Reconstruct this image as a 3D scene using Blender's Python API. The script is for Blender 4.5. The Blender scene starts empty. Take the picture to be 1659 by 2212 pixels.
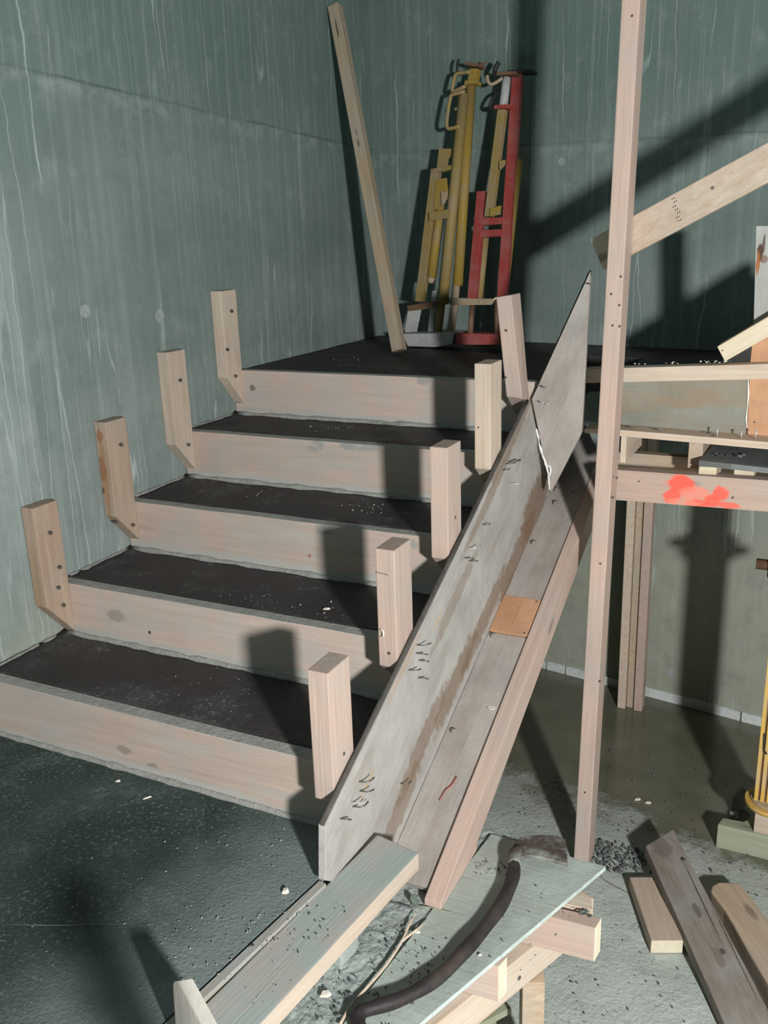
import bpy, bmesh, math, random
from mathutils import Vector, Matrix, noise
random.seed(7)
S = bpy.context.scene
COL = S.collection

# ---------------------------------------------------------------- camera, world, lamp, exposure
cam = bpy.data.objects.new('camera', bpy.data.cameras.new('camera'))
COL.objects.link(cam)
cam.matrix_world = Matrix(((0.8975, -0.1002, 0.4296, 2.1660), (0.4399, 0.2742, -0.8551, -1.6342), (-0.0321, 0.9564, 0.2902, 1.3731), (0.0000, 0.0000, 0.0000, 1.0000)))
cam.data.sensor_fit = 'VERTICAL'
cam.data.sensor_height = 36.0
cam.data.lens = 32.1862
cam.data.clip_start = 0.02
S.camera = cam

world = bpy.data.worlds.new('shaft_gloom')
S.world = world
world.use_nodes = True
world.node_tree.nodes['Background'].inputs[0].default_value = (0.30, 0.46, 0.55, 1)
world.node_tree.nodes['Background'].inputs[1].default_value = 0.07

lamp_data = bpy.data.lights.new('work_lamp', 'POINT')          # the site lamp stands just right of the picture
lamp_data.energy = 690
lamp_data.shadow_soft_size = 0.095
lamp_data.color = (1.0, 0.985, 0.965)
lamp = bpy.data.objects.new('work_lamp', lamp_data)
COL.objects.link(lamp)
lamp.location = (3.55, -2.22, 1.37)

S.view_settings.view_transform = 'Standard'
S.view_settings.look = 'None'
S.view_settings.exposure = 0.0
S.view_settings.gamma = 1.0
S.view_settings.use_curve_mapping = False

# ---------------------------------------------------------------- measures (metres)
R_ = 0.175      # riser
T_ = 0.3429        # tread
W_ = 1.2478        # stair width
TH = 0.049      # timber thickness
DP = 0.100      # timber depth
PLY = 0.018
LZ = 5 * R_     # landing level
FZ = -0.78      # lower floor level
def by(k): return (k - 1) * T_
def V(*a): return Vector(a if len(a) > 1 else a[0])

# ---------------------------------------------------------------- materials
class NT:
    def __init__(s, name):
        s.m = bpy.data.materials.new(name); s.m.use_nodes = True
        s.t = s.m.node_tree; s.b = s.t.nodes['Principled BSDF']
        s.tc = s.t.nodes.new('ShaderNodeTexCoord')
    def n(s, typ, ins=None, **kw):
        x = s.t.nodes.new(typ)
        for k, v in kw.items(): setattr(x, k, v)
        for k, v in (ins or {}).items():
            sock = x.inputs[k]
            if isinstance(v, bpy.types.NodeSocket): s.t.links.new(v, sock)
            else:
                if isinstance(v, tuple) and len(v) == 3 and sock.type == 'RGBA': v = v + (1,)
                sock.default_value = v
        return x
    def link(s, a, b): s.t.links.new(a, b)
    def map(s, vec, scale=(1, 1, 1), loc=(0, 0, 0)):
        return s.n('ShaderNodeMapping', {'Vector': vec, 'Scale': scale, 'Location': loc}).outputs[0]
    def noise(s, vec, scale, detail=4, rough=.55, dist=0):
        return s.n('ShaderNodeTexNoise', {'Vector': vec, 'Scale': scale, 'Detail': detail, 'Roughness': rough, 'Distortion': dist}).outputs[0]
    def math(s, op, a, b=0.0, c=0.0, clamp=False):
        return s.n('ShaderNodeMath', {0: a, 1: b, 2: c}, operation=op, use_clamp=clamp).outputs[0]
    def rng(s, v, a, b, c=0.0, d=1.0):
        return s.n('ShaderNodeMapRange', {0: v, 1: a, 2: b, 3: c, 4: d}).outputs[0]
    def mix(s, f, a, b, mode='MIX'):
        x = s.n('ShaderNodeMix', data_type='RGBA', blend_type=mode)
        for i, v in ((0, f), (6, a), (7, b)):
            if isinstance(v, bpy.types.NodeSocket): s.link(v, x.inputs[i])
            else: x.inputs[i].default_value = v if i == 0 else (tuple(v) + (1,))[:4]
        return x.outputs[2]
    def out(s, col, rough=.8, bump=None, bs=.3, bd=.01, spec=.3, metal=0):
        for k, v in (('Base Color', col), ('Roughness', rough), ('Specular IOR Level', spec), ('Metallic', metal)):
            if isinstance(v, bpy.types.NodeSocket): s.link(v, s.b.inputs[k])
            else: s.b.inputs[k].default_value = (tuple(v) + (1,))[:4] if k == 'Base Color' else v
        if bump is not None:
            bn = s.n('ShaderNodeBump', {'Height': bump, 'Strength': bs, 'Distance': bd})
            s.link(bn.outputs[0], s.b.inputs['Normal'])
        return s.m
    def spots(s, marks, vec, wob=.35):
        """stains, knots and paint splashes with a shape of their own: (centre, radii, colour, strength)"""
        res = []
        nz = s.n('ShaderNodeTexNoise', {'Vector': vec, 'Scale': 38.0, 'Detail': 3.0}).outputs[1]
        for (c, r, colr, k) in marks:
            p = s.map(vec, tuple(1 / q for q in r), tuple(-c[i] / r[i] for i in range(3)))
            off = s.n('ShaderNodeVectorMath', {0: nz, 1: (.5, .5, .5)}, operation='SUBTRACT').outputs[0]
            off = s.n('ShaderNodeVectorMath', {0: off, 'Scale': wob * 3}, operation='SCALE').outputs[0]
            p = s.n('ShaderNodeVectorMath', {0: p, 1: off}, operation='ADD').outputs[0]
            L = s.n('ShaderNodeVectorMath', {0: p}, operation='LENGTH').outputs[1]
            res.append((s.rng(L, 1.12, .82, 0, k), colr))
        return res

WARM = (0.585, 0.445, 0.375)
PALE = (0.66, 0.565, 0.47)
def wood(name, base, dark, dust=0.25, dustcol=(0.40, 0.40, 0.37), marks=(), knots=True, rough=.8, grain=1.0, stain=0.0):
    g = NT(name)
    o = g.tc.outputs['Object']
    rnd = g.n('ShaderNodeObjectInfo').outputs['Random']
    sh = g.n('ShaderNodeCombineXYZ', {0: g.math('MULTIPLY', rnd, 7.3), 1: g.math('MULTIPLY', rnd, 3.1), 2: g.math('MULTIPLY', rnd, 5.7)}).outputs[0]
    v = g.n('ShaderNodeVectorMath', {0: o, 1: sh}, operation='ADD').outputs[0]
    long = g.map(v, (1.3, 22, 22))
    n1 = g.noise(long, 2.2, 5, .6, .6)
    n2 = g.noise(g.map(v, (3, 130, 130)), 1.6, 2, .5)
    n3 = g.noise(v, 5.5, 5, .6)
    f = g.rng(g.math('MULTIPLY_ADD', n2, .35, n1), .45, .95)
    col = g.mix(g.math('MULTIPLY', f, grain, clamp=True), base, dark)
    if knots:
        vo = g.n('ShaderNodeTexVoronoi', {'Vector': g.map(v, (2.6, 7.5, 7.5)), 'Scale': 1.0, 'Randomness': 1.0})
        kn = g.rng(vo.outputs['Distance'], .13, .07)
        col = g.mix(g.math('MULTIPLY', kn, .65), col, tuple(c * .28 for c in dark))
    if stain:
        col = g.mix(g.math('MULTIPLY', g.rng(g.noise(g.map(v, (2.2, 9, 9)), 1.5, 5, .65), .48, .66), stain), col, (0.13, 0.075, 0.035))
    col = g.mix(g.math('MULTIPLY', g.rng(n3, .42, .7), dust * 1.6, clamp=True), col, dustcol)
    tone = g.rng(rnd, 0, 1, .9, 1.08)
    col = g.mix(1.0, col, g.n('ShaderNodeCombineXYZ', {0: tone, 1: tone, 2: tone}).outputs[0], 'MULTIPLY')
    for (m, c) in g.spots(marks, o): col = g.mix(m, col, c)
    return g.out(col, rough, g.math('ADD', n2, n1), .25, .004)

def concrete_wall(name, axis, seam, bright=1.0):
    """shuttered concrete: mottled, run down with vertical lime streaks, one horizontal pour joint"""
    g = NT(name); o = g.tc.outputs['Object']
    sx = g.n('ShaderNodeSeparateXYZ', {0: o}); z = sx.outputs[2]
    u = sx.outputs[0]
    pw = g.n('ShaderNodeCombineXYZ', {0: u, 1: 0.0, 2: z}).outputs[0]
    blotch = g.noise(pw, 1.6, 6, .62)
    fine = g.noise(pw, 26, 4, .6)
    st1 = g.noise(g.map(pw, (30, 1, .55)), 1.0, 4, .6)
    st2 = g.noise(g.map(pw, (75, 1, .9)), 1.0, 3, .6)
    col = g.mix(g.rng(blotch, .32, .68), (0.175 * bright, 0.232 * bright, 0.212 * bright), (0.30 * bright, 0.345 * bright, 0.335 * bright))
    col = g.mix(g.rng(g.noise(pw, .9, 4, .6), .5, .72, 0, .35), col, (0.13, 0.165, 0.125))
    # greener and darker tone high on the wall: lens corner shading put into the colour
    hi = g.math('MULTIPLY_ADD', g.noise(pw, 2.0, 4, .6), .7, z)
    col = g.mix(g.rng(hi, 1.2, 2.3, 0, .6), col, (0.085, 0.165, 0.135))
    col = g.mix(g.rng(st1, .52, .8, 0, .42), col, (0.38, 0.45, 0.43))
    col = g.mix(g.rng(st1, .48, .24, 0, .3), col, (0.13, 0.165, 0.15))
    col = g.mix(g.rng(st2, .58, .78, 0, .22), col, (0.50, 0.58, 0.56))
    col = g.mix(g.rng(g.math('MULTIPLY_ADD', g.noise(pw, 2.5, 5, .65), .8, z), .85, .25, 0, .6), col, (0.40, 0.40, 0.30))
    # thin wandering lime runs
    for i, (sc, th, zs) in enumerate(((9.0, .010, .35), (15.0, .012, .6), (6.0, .006, .22))):
        wob = g.noise(g.map(pw, (3, 1, 5)), 1.5, 3, .6)
        uu = g.math('MULTIPLY_ADD', wob, .035, u)
        lv = g.n('ShaderNodeCombineXYZ', {0: g.math('MULTIPLY', uu, sc), 1: float(i * 3.7), 2: g.math('MULTIPLY', z, zs)}).outputs[0]
        ln = g.noise(lv, 1.0, 2, .5)
        d = g.math('ABSOLUTE', g.math('SUBTRACT', ln, .5))
        gate = g.rng(g.noise(g.map(pw, (2.5, 1, 1.1), (i * 2.0, 0, 5)), 1.0, 3), .50, .64)
        col = g.mix(g.math('MULTIPLY', g.math('MULTIPLY', g.rng(d, th, th * .35), gate), .5), col, (0.62, 0.70, 0.68))
    # pour joint
    a, b, lo = seam
    sl = g.math('MULTIPLY_ADD', u, -a, z)
    wj = g.math('MULTIPLY_ADD', g.noise(pw, 9, 3), .018, sl)
    dj = g.math('SUBTRACT', wj, b + .009)
    jm = g.rng(g.math('ABSOLUTE', dj), .006, .002)
    jm = g.math('MULTIPLY', jm, g.rng(g.noise(pw, 3.1, 3), .42, .6, lo, 1))
    col = g.mix(g.math('MULTIPLY', jm, .5 if lo else .28), col, (0.07, 0.085, 0.075))
    jl = g.math('MULTIPLY', g.rng(dj, -.0, -.02), g.rng(dj, -.075, -.02))
    col = g.mix(g.math('MULTIPLY', jl, g.rng(g.noise(pw, 14, 4), .45, .62, 0, .35)), col, (0.45, 0.5, 0.48))
    col = g.mix(g.rng(g.noise(pw, 11, 6, .7), .5, .72, 0, .35), col, (0.12, 0.165, 0.145))
    col = g.mix(g.rng(g.noise(pw, 8, 6, .7), .54, .72, 0, .3), col, (0.40, 0.46, 0.44))
    h = g.math('MULTIPLY_ADD', st2, .5, g.math('MULTIPLY_ADD', fine, .6, g.math('MULTIPLY', jm, -1.2)))
    return g.out(col, .82, h, .25, .006, .25)

def wet_concrete():
    g = NT('dark_wet_concrete'); o = g.tc.outputs['Object']
    a = g.noise(o, 3.2, 6, .65); b = g.noise(o, 55, 4, .7); c = g.noise(o, 140, 2, .6)
    col = g.mix(g.rng(a, .35, .7), (0.034, 0.030, 0.029), (0.068, 0.060, 0.057))
    patch = g.rng(g.noise(o, 4.5, 5, .7), .52, .68)
    spk = g.rng(b, .56, .66)
    col = g.mix(g.math('MULTIPLY', g.math('MULTIPLY', spk, patch), .8), col, (0.34, 0.35, 0.34))
    col = g.mix(g.rng(c, .68, .74, 0, .35), col, (0.20, 0.22, 0.21))
    col = g.mix(g.math('MULTIPLY', patch, .28), col, (0.13, 0.145, 0.14))
    return g.out(col, g.rng(a, .3, .7, .5, .8), g.math('ADD', b, c), .5, .006, .35)

def dusty_slab():
    """upper floor: near black and damp in the middle, cement dust towards the open edge at its right"""
    g = NT('dusty_dark_concrete'); o = g.tc.outputs['Object']
    sx = g.n('ShaderNodeSeparateXYZ', {0: o})
    a = g.noise(o, 2.6, 6, .65); b = g.noise(o, 48, 5, .75); c = g.noise(o, 120, 2, .6)
    col = g.mix(g.rng(a, .35, .7), (0.022, 0.038, 0.034), (0.058, 0.084, 0.076))
    edge = g.math('MULTIPLY_ADD', sx.outputs[1], -.14, sx.outputs[0])        # distance to the skewed edge
    dust = g.rng(g.math('MULTIPLY_ADD', g.noise(o, 6, 5, .7), .34, edge), 1.04, 1.36)
    blot = g.rng(g.noise(o, 5, 6, .7), .52, .7, 0, .7)
    m = g.math('MAXIMUM', g.math('POWER', dust, 1.4), g.math('MULTIPLY', blot, g.rng(b, .46, .62)))
    col = g.mix(m, col, (0.20, 0.24, 0.235))
    col = g.mix(g.math('MULTIPLY', g.rng(g.noise(o, 90, 3, .7), .56, .66), g.rng(g.noise(o, 4, 5, .7), .42, .62, .08, .75)), col, (0.24, 0.29, 0.28))
    col = g.mix(g.rng(c, .66, .72, 0, .5), col, (0.34, 0.40, 0.38))
    return g.out(col, .75, g.math('ADD', b, c), .5, .006, .3)

def sandy(name, base, dark, sc=1.0):
    g = NT(name); o = g.tc.outputs['Object']
    a = g.noise(o, 7 * sc, 6, .7); b = g.noise(o, 70 * sc, 4, .7); c = g.noise(o, 24 * sc, 5, .7)
    col = g.mix(g.rng(a, .35, .68), base, dark)
    col = g.mix(g.rng(c, .60, .72, 0, .6), col, tuple(x * .45 for x in dark))
    col = g.mix(g.rng(b, .62, .72, 0, .4), col, tuple(min(1, x * 1.35) for x in base))
    return g.out(col, .92, g.math('MULTIPLY_ADD', c, 1.6, b), .55, .008, .15)

def lower_floor():
    """lower floor: dry cement dust, with a shallow muddy puddle along the back wall"""
    g = NT('puddled_dusty_floor'); o = g.tc.outputs['Object']
    sx = g.n('ShaderNodeSeparateXYZ', {0: o})
    dist = g.math('SUBTRACT', 2.6535, g.math('MULTIPLY_ADD', sx.outputs[0], 0.1701, g.math('MULTIPLY', sx.outputs[1], 0.9854)))
    nz = g.noise(o, 3.5, 6, .65); b = g.noise(o, 65, 4, .7); c = g.noise(o, 18, 6, .7)
    wet = g.rng(g.math('MULTIPLY_ADD', g.math('SUBTRACT', nz, .5), .7, dist), 1.03, .93)
    damp = g.rng(g.math('MULTIPLY_ADD', g.math('SUBTRACT', nz, .5), .9, dist), 1.35, .95, 0, .6)
    dry = g.mix(g.rng(nz, .35, .68), (0.60, 0.67, 0.62), (0.45, 0.505, 0.465))
    dry = g.mix(g.rng(c, .60, .70, 0, .6), dry, (0.22, 0.25, 0.235))
    col = g.mix(damp, dry, (0.24, 0.25, 0.215))
    mud = g.mix(g.rng(g.noise(o, 5, 5, .6), .35, .7), (0.13, 0.13, 0.09), (0.185, 0.18, 0.135))
    col = g.mix(wet, col, mud)
    rough = g.rng(wet, 0, 1, .92, .17)
    h = g.math('MULTIPLY', g.math('MULTIPLY_ADD', c, 1.6, b), g.rng(wet, 0, 1, 1, .03))
    return g.out(col, rough, h, .55, .008, g.rng(wet, 0, 1, .15, .5))

def ply_face(name, base, brown, amt=.5, marks=(), lo=.46, hi=.66):
    g = NT(name); o = g.tc.outputs['Object']
    n1 = g.noise(g.map(o, (1.1, 6, 6)), 2.4, 6, .62, .5); n2 = g.noise(g.map(o, (2.5, 60, 60)), 2, 3, .6)
    n3 = g.noise(o, 6, 6, .65)
    col = g.mix(g.rng(n3, .35, .68), base, tuple(x * .74 for x in base))
    col = g.mix(g.rng(n1, lo, hi, 0, amt), col, brown)
    col = g.mix(g.rng(n2, .58, .75, 0, .35), col, tuple(x * .55 for x in base))
    for (m, c) in g.spots(marks, o): col = g.mix(m, col, c)
    return g.out(col, .75, g.math('ADD', n2, g.noise(o, 60, 3)), .3, .004)

def paint(name, colr, worn, amt=.5, rough=.6, metal=0):
    g = NT(name); o = g.tc.outputs['Object']
    n1 = g.noise(o, 9, 6, .7); n2 = g.noise(o, 45, 4, .7)
    col = g.mix(g.rng(n1, .44, .62, 0, amt), colr, worn)
    col = g.mix(g.rng(n2, .62, .72, 0, .6), col, (0.10, 0.045, 0.02))
    return g.out(col, rough, n2, .25, .003, .35, metal)

M = {}
M['wood'] = wood('pinkish_timber', WARM, (0.47, 0.345, 0.29), .3)
M['wood_pale'] = wood('pale_timber', PALE, (0.52, 0.39, 0.28), .2)
M['wood_fresh'] = wood('fresh_cut_timber', (0.74, 0.66, 0.50), (0.60, 0.50, 0.35), .1, knots=False)
M['end_grain'] = wood('fresh_end_grain', (0.86, 0.80, 0.64), (0.72, 0.62, 0.44), .08, knots=False)
M['wood_tan'] = wood('tan_timber', (0.57, 0.455, 0.335), (0.40, 0.29, 0.20), .3)
M['riser'] = wood('cement_smeared_timber', (0.52, 0.42, 0.355), (0.39, 0.305, 0.255), .62, (0.36, 0.36, 0.335))
M['plank_top'] = wood('cement_filmed_plank', (0.45, 0.43, 0.40), (0.41, 0.40, 0.37), 1.3, (0.38, 0.44, 0.41), knots=False, grain=.35)
M['wood_grey'] = wood('weathered_grey_timber', (0.27, 0.24, 0.205), (0.155, 0.13, 0.105), .5, (0.30, 0.30, 0.28))
M['wood_dusty'] = wood('cement_dusted_timber', (0.44, 0.42, 0.375), (0.32, 0.305, 0.27), .9, (0.38, 0.395, 0.37))
M['wood_green'] = wood('mossy_pale_timber', (0.40, 0.42, 0.30), (0.30, 0.32, 0.22), .4, (0.36, 0.39, 0.35))
M['ply'] = ply_face('stained_shutter_ply', (0.44, 0.42, 0.385), (0.165, 0.095, 0.045), .62, lo=.50, hi=.66)
M['ply_light'] = ply_face('pale_shutter_ply', (0.47, 0.435, 0.40), (0.27, 0.20, 0.145), .4)
M['ply_grey'] = ply_face('grey_green_shutter_ply', (0.30, 0.31, 0.265), (0.33, 0.205, 0.115), .5, lo=.42, hi=.6)
M['ply_orange'] = ply_face('orange_ply', (0.62, 0.36, 0.21), (0.50, 0.24, 0.10), .4)
M['ply_mint'] = ply_face('cement_filmed_ply', (0.46, 0.525, 0.48), (0.40, 0.44, 0.39), .4)
M['ply_dark'] = ply_face('black_filmed_ply', (0.235, 0.255, 0.245), (0.12, 0.125, 0.12), .5)
M['ply_edge'] = ply_face('rough_ply_edge', (0.105, 0.095, 0.085), (0.04, 0.035, 0.03), .6)
M['ply_edge_pale'] = sandy('cement_crusted_ply_edge', (0.66, 0.76, 0.72), (0.48, 0.58, 0.55), 2)
M['slab'] = dusty_slab()
M['tread'] = wet_concrete()
M['sand'] = sandy('cement_dust_and_sand', (0.44, 0.50, 0.47), (0.32, 0.365, 0.34))
M['floor'] = lower_floor()
M['wall_left'] = concrete_wall('streaked_green_concrete_left', 1, (-.04, 1.864, .25))
M['wall_back'] = concrete_wall('streaked_green_concrete_back', 0, (-.03, 1.755, 0))
M['wall_near'] = concrete_wall('streaked_green_concrete_near', 1, (0.0, 1.87, 0), 1.12)
M['strip'] = sandy('white_mortar_strip', (0.76, 0.82, 0.80), (0.58, 0.63, 0.61), 2)
M['grey_cement'] = sandy('grey_cement', (0.40, 0.41, 0.385), (0.29, 0.295, 0.275), 2)
M['board_top'] = sandy('cement_crusted_board_top', (0.46, 0.46, 0.43), (0.36, 0.36, 0.335), 2)
M['foam'] = paint('white_joint_foam', (0.85, 0.85, 0.82), (0.7, 0.7, 0.66), .3)
M['yellow'] = paint('worn_yellow_paint', (0.36, 0.245, 0.045), (0.33, 0.25, 0.14), .85)
M['yellow_dull'] = paint('dull_yellow_paint', (0.33, 0.245, 0.085), (0.34, 0.265, 0.17), .9)
M['red'] = paint('faded_red_paint', (0.36, 0.055, 0.05), (0.36, 0.13, 0.12), .75)
M['rust'] = paint('rusty_steel', (0.16, 0.085, 0.05), (0.24, 0.15, 0.10), .7)
M['bare'] = paint('bare_tube_steel', (0.42, 0.32, 0.21), (0.48, 0.40, 0.30), .7)
M['white_steel'] = paint('whitish_plate', (0.50, 0.51, 0.49), (0.28, 0.29, 0.29), .5)
M['black'] = paint('black_iron', (0.020, 0.022, 0.022), (0.05, 0.05, 0.05), .5, .5)
M['bar'] = paint('brown_black_bar_steel', (0.028, 0.025, 0.024), (0.075, 0.06, 0.052), .8, .6)
M['claw'] = paint('scuffed_claw_steel', (0.075, 0.06, 0.055), (0.30, 0.32, 0.29), .9, .5)
M['nail'] = paint('grey_nail_steel', (0.13, 0.12, 0.11), (0.3, 0.3, 0.3), .5, .4, .6)
M['nail_bright'] = paint('bright_nail_steel', (0.75, 0.77, 0.77), (0.5, 0.5, 0.5), .4, .3, .6)
M['chip'] = paint('white_wood_chip', (0.80, 0.74, 0.66), (0.62, 0.52, 0.40), .4)
M['leaf'] = paint('grey_green_leaf', (0.14, 0.19, 0.15), (0.20, 0.25, 0.21), .6)
M['crumb'] = sandy('cement_crumb', (0.20, 0.23, 0.22), (0.13, 0.15, 0.145), 3)
M['prop_yellow'] = paint('yellow_prop_paint', (0.66, 0.42, 0.10), (0.52, 0.42, 0.28), .6)

# ---------------------------------------------------------------- helpers
def link(name, me, mat, parent=None, mw=None):
    if mat: me.materials.append(mat)
    o = bpy.data.objects.new(name, me); COL.objects.link(o)
    if mw is not None: o.matrix_world = mw
    if parent is not None:
        o.parent = parent
        o.matrix_parent_inverse = parent_mw(parent).inverted()
    return o
def parent_mw(p):
    m = p.matrix_basis.copy()
    while p.parent:
        m = p.parent.matrix_basis @ p.matrix_parent_inverse @ m if False else p.parent.matrix_basis @ p.matrix_parent_inverse @ m
        p = p.parent
    return m
def tag(o, label=None, cat=None, group=None, kind=None):
    for k, v in (('label', label), ('category', cat), ('group', group), ('kind', kind)):
        if v: o[k] = v
    return o
def thing(name, loc, label, cat, group=None):
    o = bpy.data.objects.new(name, None); COL.objects.link(o); o.location = loc
    o.empty_display_size = .05
    return tag(o, label, cat, group)
def prism(name, pts, ext, mat, grain=None, parent=None, bev=.0022, rough=0.0, top=None, endmat=None, sidemat=None):
    """solid with outline pts (one planar-ish polygon) pushed along ext; local X runs with the grain"""
    pts = [V(p) for p in pts]; ext = V(ext)
    c = sum(pts, Vector()) / len(pts) + ext / 2
    g = V(grain) if grain is not None else (pts[1] - pts[0])
    z = ext.normalized(); g = (g - z * g.dot(z))
    if g.length < 1e-6: g = z.orthogonal()
    x = g.normalized(); y = z.cross(x).normalized()
    mw = Matrix((x, y, z)).transposed().to_4x4(); mw.translation = c
    inv = mw.inverted()
    bm = bmesh.new()
    a = [bm.verts.new(inv @ p) for p in pts]; b = [bm.verts.new(inv @ (p + (V(top) if top else ext))) for p in pts]
    bm.faces.new(a); bm.faces.new(list(reversed(b)))
    n = len(pts)
    for i in range(n): bm.faces.new((a[i], b[i], b[(i + 1) % n], a[(i + 1) % n]))
    bmesh.ops.recalc_face_normals(bm, faces=bm.faces)
    if rough:
        L = max((p - q).length for p in pts for q in pts)
        cuts = max(2, min(14, int(L / .07)))
        es = [e for e in bm.edges if e.calc_length() > .12]
        bmesh.ops.subdivide_edges(bm, edges=es, cuts=cuts, use_grid_fill=True)
        for v in bm.verts:
            w = mw @ v.co
            v.co += Vector((0, noise.noise(w * 9), noise.noise(w * 9 + Vector((5, 2, 1))))) * rough
    if bev:
        es = [e for e in bm.edges if e.is_manifold and e.calc_face_angle(0) > .5]
        bmesh.ops.bevel(bm, geom=es, offset=bev, segments=2, affect='EDGES', profile=.6, clamp_overlap=True)
    me = bpy.data.meshes.new(name); bm.to_mesh(me); bm.free()
    o = link(name, me, mat, parent, mw)
    if endmat is not None:
        me.materials.append(endmat)
        for p in me.polygons:
            if abs(p.normal.x) > .8: p.material_index = 1
    if sidemat is not None:
        me.materials.append(sidemat)
        for p in me.polygons:
            if abs(p.normal.z) < .6: p.material_index = 1
    return o
def board(name, A, B, w, t, wdir, mat, parent=None, **kw):
    """straight timber from A to B (centre line), w wide along wdir, t thick"""
    A = V(A); B = V(B); x = (B - A).normalized(); wd = V(wdir); wd = (wd - x * wd.dot(x)).normalized()
    td = x.cross(wd).normalized()
    q = -td * t / 2
    return prism(name, [A - wd * w / 2 + q, B - wd * w / 2 + q, B + wd * w / 2 + q, A + wd * w / 2 + q], td * t, mat, B - A, parent, **kw)
def box(name, lo, hi, mat, parent=None, grain=(1, 0, 0), **kw):
    lo = V(lo); hi = V(hi)
    return prism(name, [(lo.x, lo.y, lo.z), (hi.x, lo.y, lo.z), (hi.x, hi.y, lo.z), (lo.x, hi.y, lo.z)], (0, 0, hi.z - lo.z), mat, grain, parent, **kw)
def tube(name, path, rad, mat, parent=None, seg=12, flat=1.0, caps=True):
    """round (or flattened) bar swept along a path; rad is one radius or one per point"""
    P = [V(p) for p in path]; n = len(P)
    rr = rad if isinstance(rad, (list, tuple)) else [rad] * n
    bm = bmesh.new(); rings = []
    up = None
    for i in range(n):
        d = (P[min(i + 1, n - 1)] - P[max(i - 1, 0)]).normalized()
        if up is None: up = d.orthogonal().normalized()
        up = (up - d * up.dot(d)).normalized(); sd = d.cross(up)
        rings.append([bm.verts.new(P[i] + (up * math.cos(2 * math.pi * k / seg) * flat + sd * math.sin(2 * math.pi * k / seg)) * rr[i]) for k in range(seg)])
    for i in range(n - 1):
        for k in range(seg):
            bm.faces.new((rings[i][k], rings[i][(k + 1) % seg], rings[i + 1][(k + 1) % seg], rings[i + 1][k]))
    if caps: bm.faces.new(rings[0]); bm.faces.new(rings[-1])
    bmesh.ops.recalc_face_normals(bm, faces=bm.faces)
    for f in bm.faces: f.smooth = len(f.verts) == 4
    me = bpy.data.meshes.new(name); 
    c = sum(P, Vector()) / n
    bmesh.ops.translate(bm, verts=bm.verts, vec=-c)
    bm.to_mesh(me); bm.free()
    return link(name, me, mat, parent, Matrix.Translation(c))
def smooth(P, n=6):
    """Catmull-Rom through points"""
    P = [V(p) for p in P]; Q = [P[0] * 2 - P[1]] + P + [P[-1] * 2 - P[-2]]; out = []
    for i in range(1, len(Q) - 2):
        for k in range(n):
            t = k / n
            out.append(.5 * ((2 * Q[i]) + (Q[i + 1] - Q[i - 1]) * t + (2 * Q[i - 1] - 5 * Q[i] + 4 * Q[i + 1] - Q[i + 2]) * t * t + (3 * Q[i] - Q[i - 1] - 3 * Q[i + 1] + Q[i + 2]) * t ** 3))
    return out + [P[-1]]
def marked(obj, marks, builder, *a, **kw):
    """give obj a material of its own with stains at given world places"""
    inv = parent_mw(obj).inverted() if obj.parent is None else (obj.parent.matrix_basis @ obj.matrix_parent_inverse @ obj.matrix_basis).inverted()
    loc = [(tuple(inv @ V(c)), r, col, k) for (c, r, col, k) in marks]
    obj.data.materials[0] = builder(*a, marks=loc, **kw)
def nail(parent, p, d, L=.03, bend=None, mat=None, r=.0018, head=False):
    """nail (or the point of one) standing out of a face at p along d"""
    p = V(p); d = V(d).normalized()
    path = [p - d * .004, p + d * L * .55]
    if bend is not None: path += [p + d * L * .8 + V(bend) * L * .35, p + d * L * .85 + V(bend) * L * .9]
    else: path += [p + d * L]
    o = tube('nail', path, r, mat or M['nail'], parent, seg=6)
    if head:
        h = tube('nail_head', [p + d * L, p + d * (L + .002)], r * 2.4, mat or M['nail'], o, seg=8)
    return o
def hole(parent, p, d, r=.0045):
    """nail driven home: a dark dimple ring round a small head"""
    p = V(p); d = V(d).normalized()
    return tube('nail', [p - d * .004, p + d * .0012], r, M['nail'], parent, seg=8)

# ================================================================ THE SETTING
def wall(name, A, B, thick, z0, z1, mat):
    """wall whose visible face runs from A to B; local X along the wall, local Z up, origin at A"""
    A = V(A[0], A[1], 0); B = V(B[0], B[1], 0); x = (B - A).normalized(); y = V(-x.y, x.x, 0)
    L = (B - A).length
    bm = bmesh.new()
    vs = [bm.verts.new(q) for q in ((0, 0, z0), (L, 0, z0), (L, thick, z0), (0, thick, z0), (0, 0, z1), (L, 0, z1), (L, thick, z1), (0, thick, z1))]
    for f in ((0, 1, 5, 4), (1, 2, 6, 5), (2, 3, 7, 6), (3, 0, 4, 7), (4, 5, 6, 7), (3, 2, 1, 0)): bm.faces.new([vs[i] for i in f])
    bmesh.ops.recalc_face_normals(bm, faces=bm.faces)
    me = bpy.data.meshes.new(name); bm.to_mesh(me); bm.free()
    mw = Matrix((x, y, V(0, 0, 1))).transposed().to_4x4(); mw.translation = A
    return tag(link(name, me, mat, None, mw), kind='structure')
YC = 2.6928                       # corner between left and back wall
BX, BY = 0.9854, -0.1701            # direction of the back wall
wl = wall('wall_left', (0, .352), (0, YC), .2, FZ - .1, 4.4, M['wall_left'])
wb = wall('wall_back', (0, YC), (BX * 5.2, YC + BY * 5.2), .2, FZ - .1, 4.4, M['wall_back'])
wn = wall('wall_near_left', (-.12, -2.6), (0.0, .352), .2, FZ - .1, 4.4, M['wall_near'])

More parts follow.
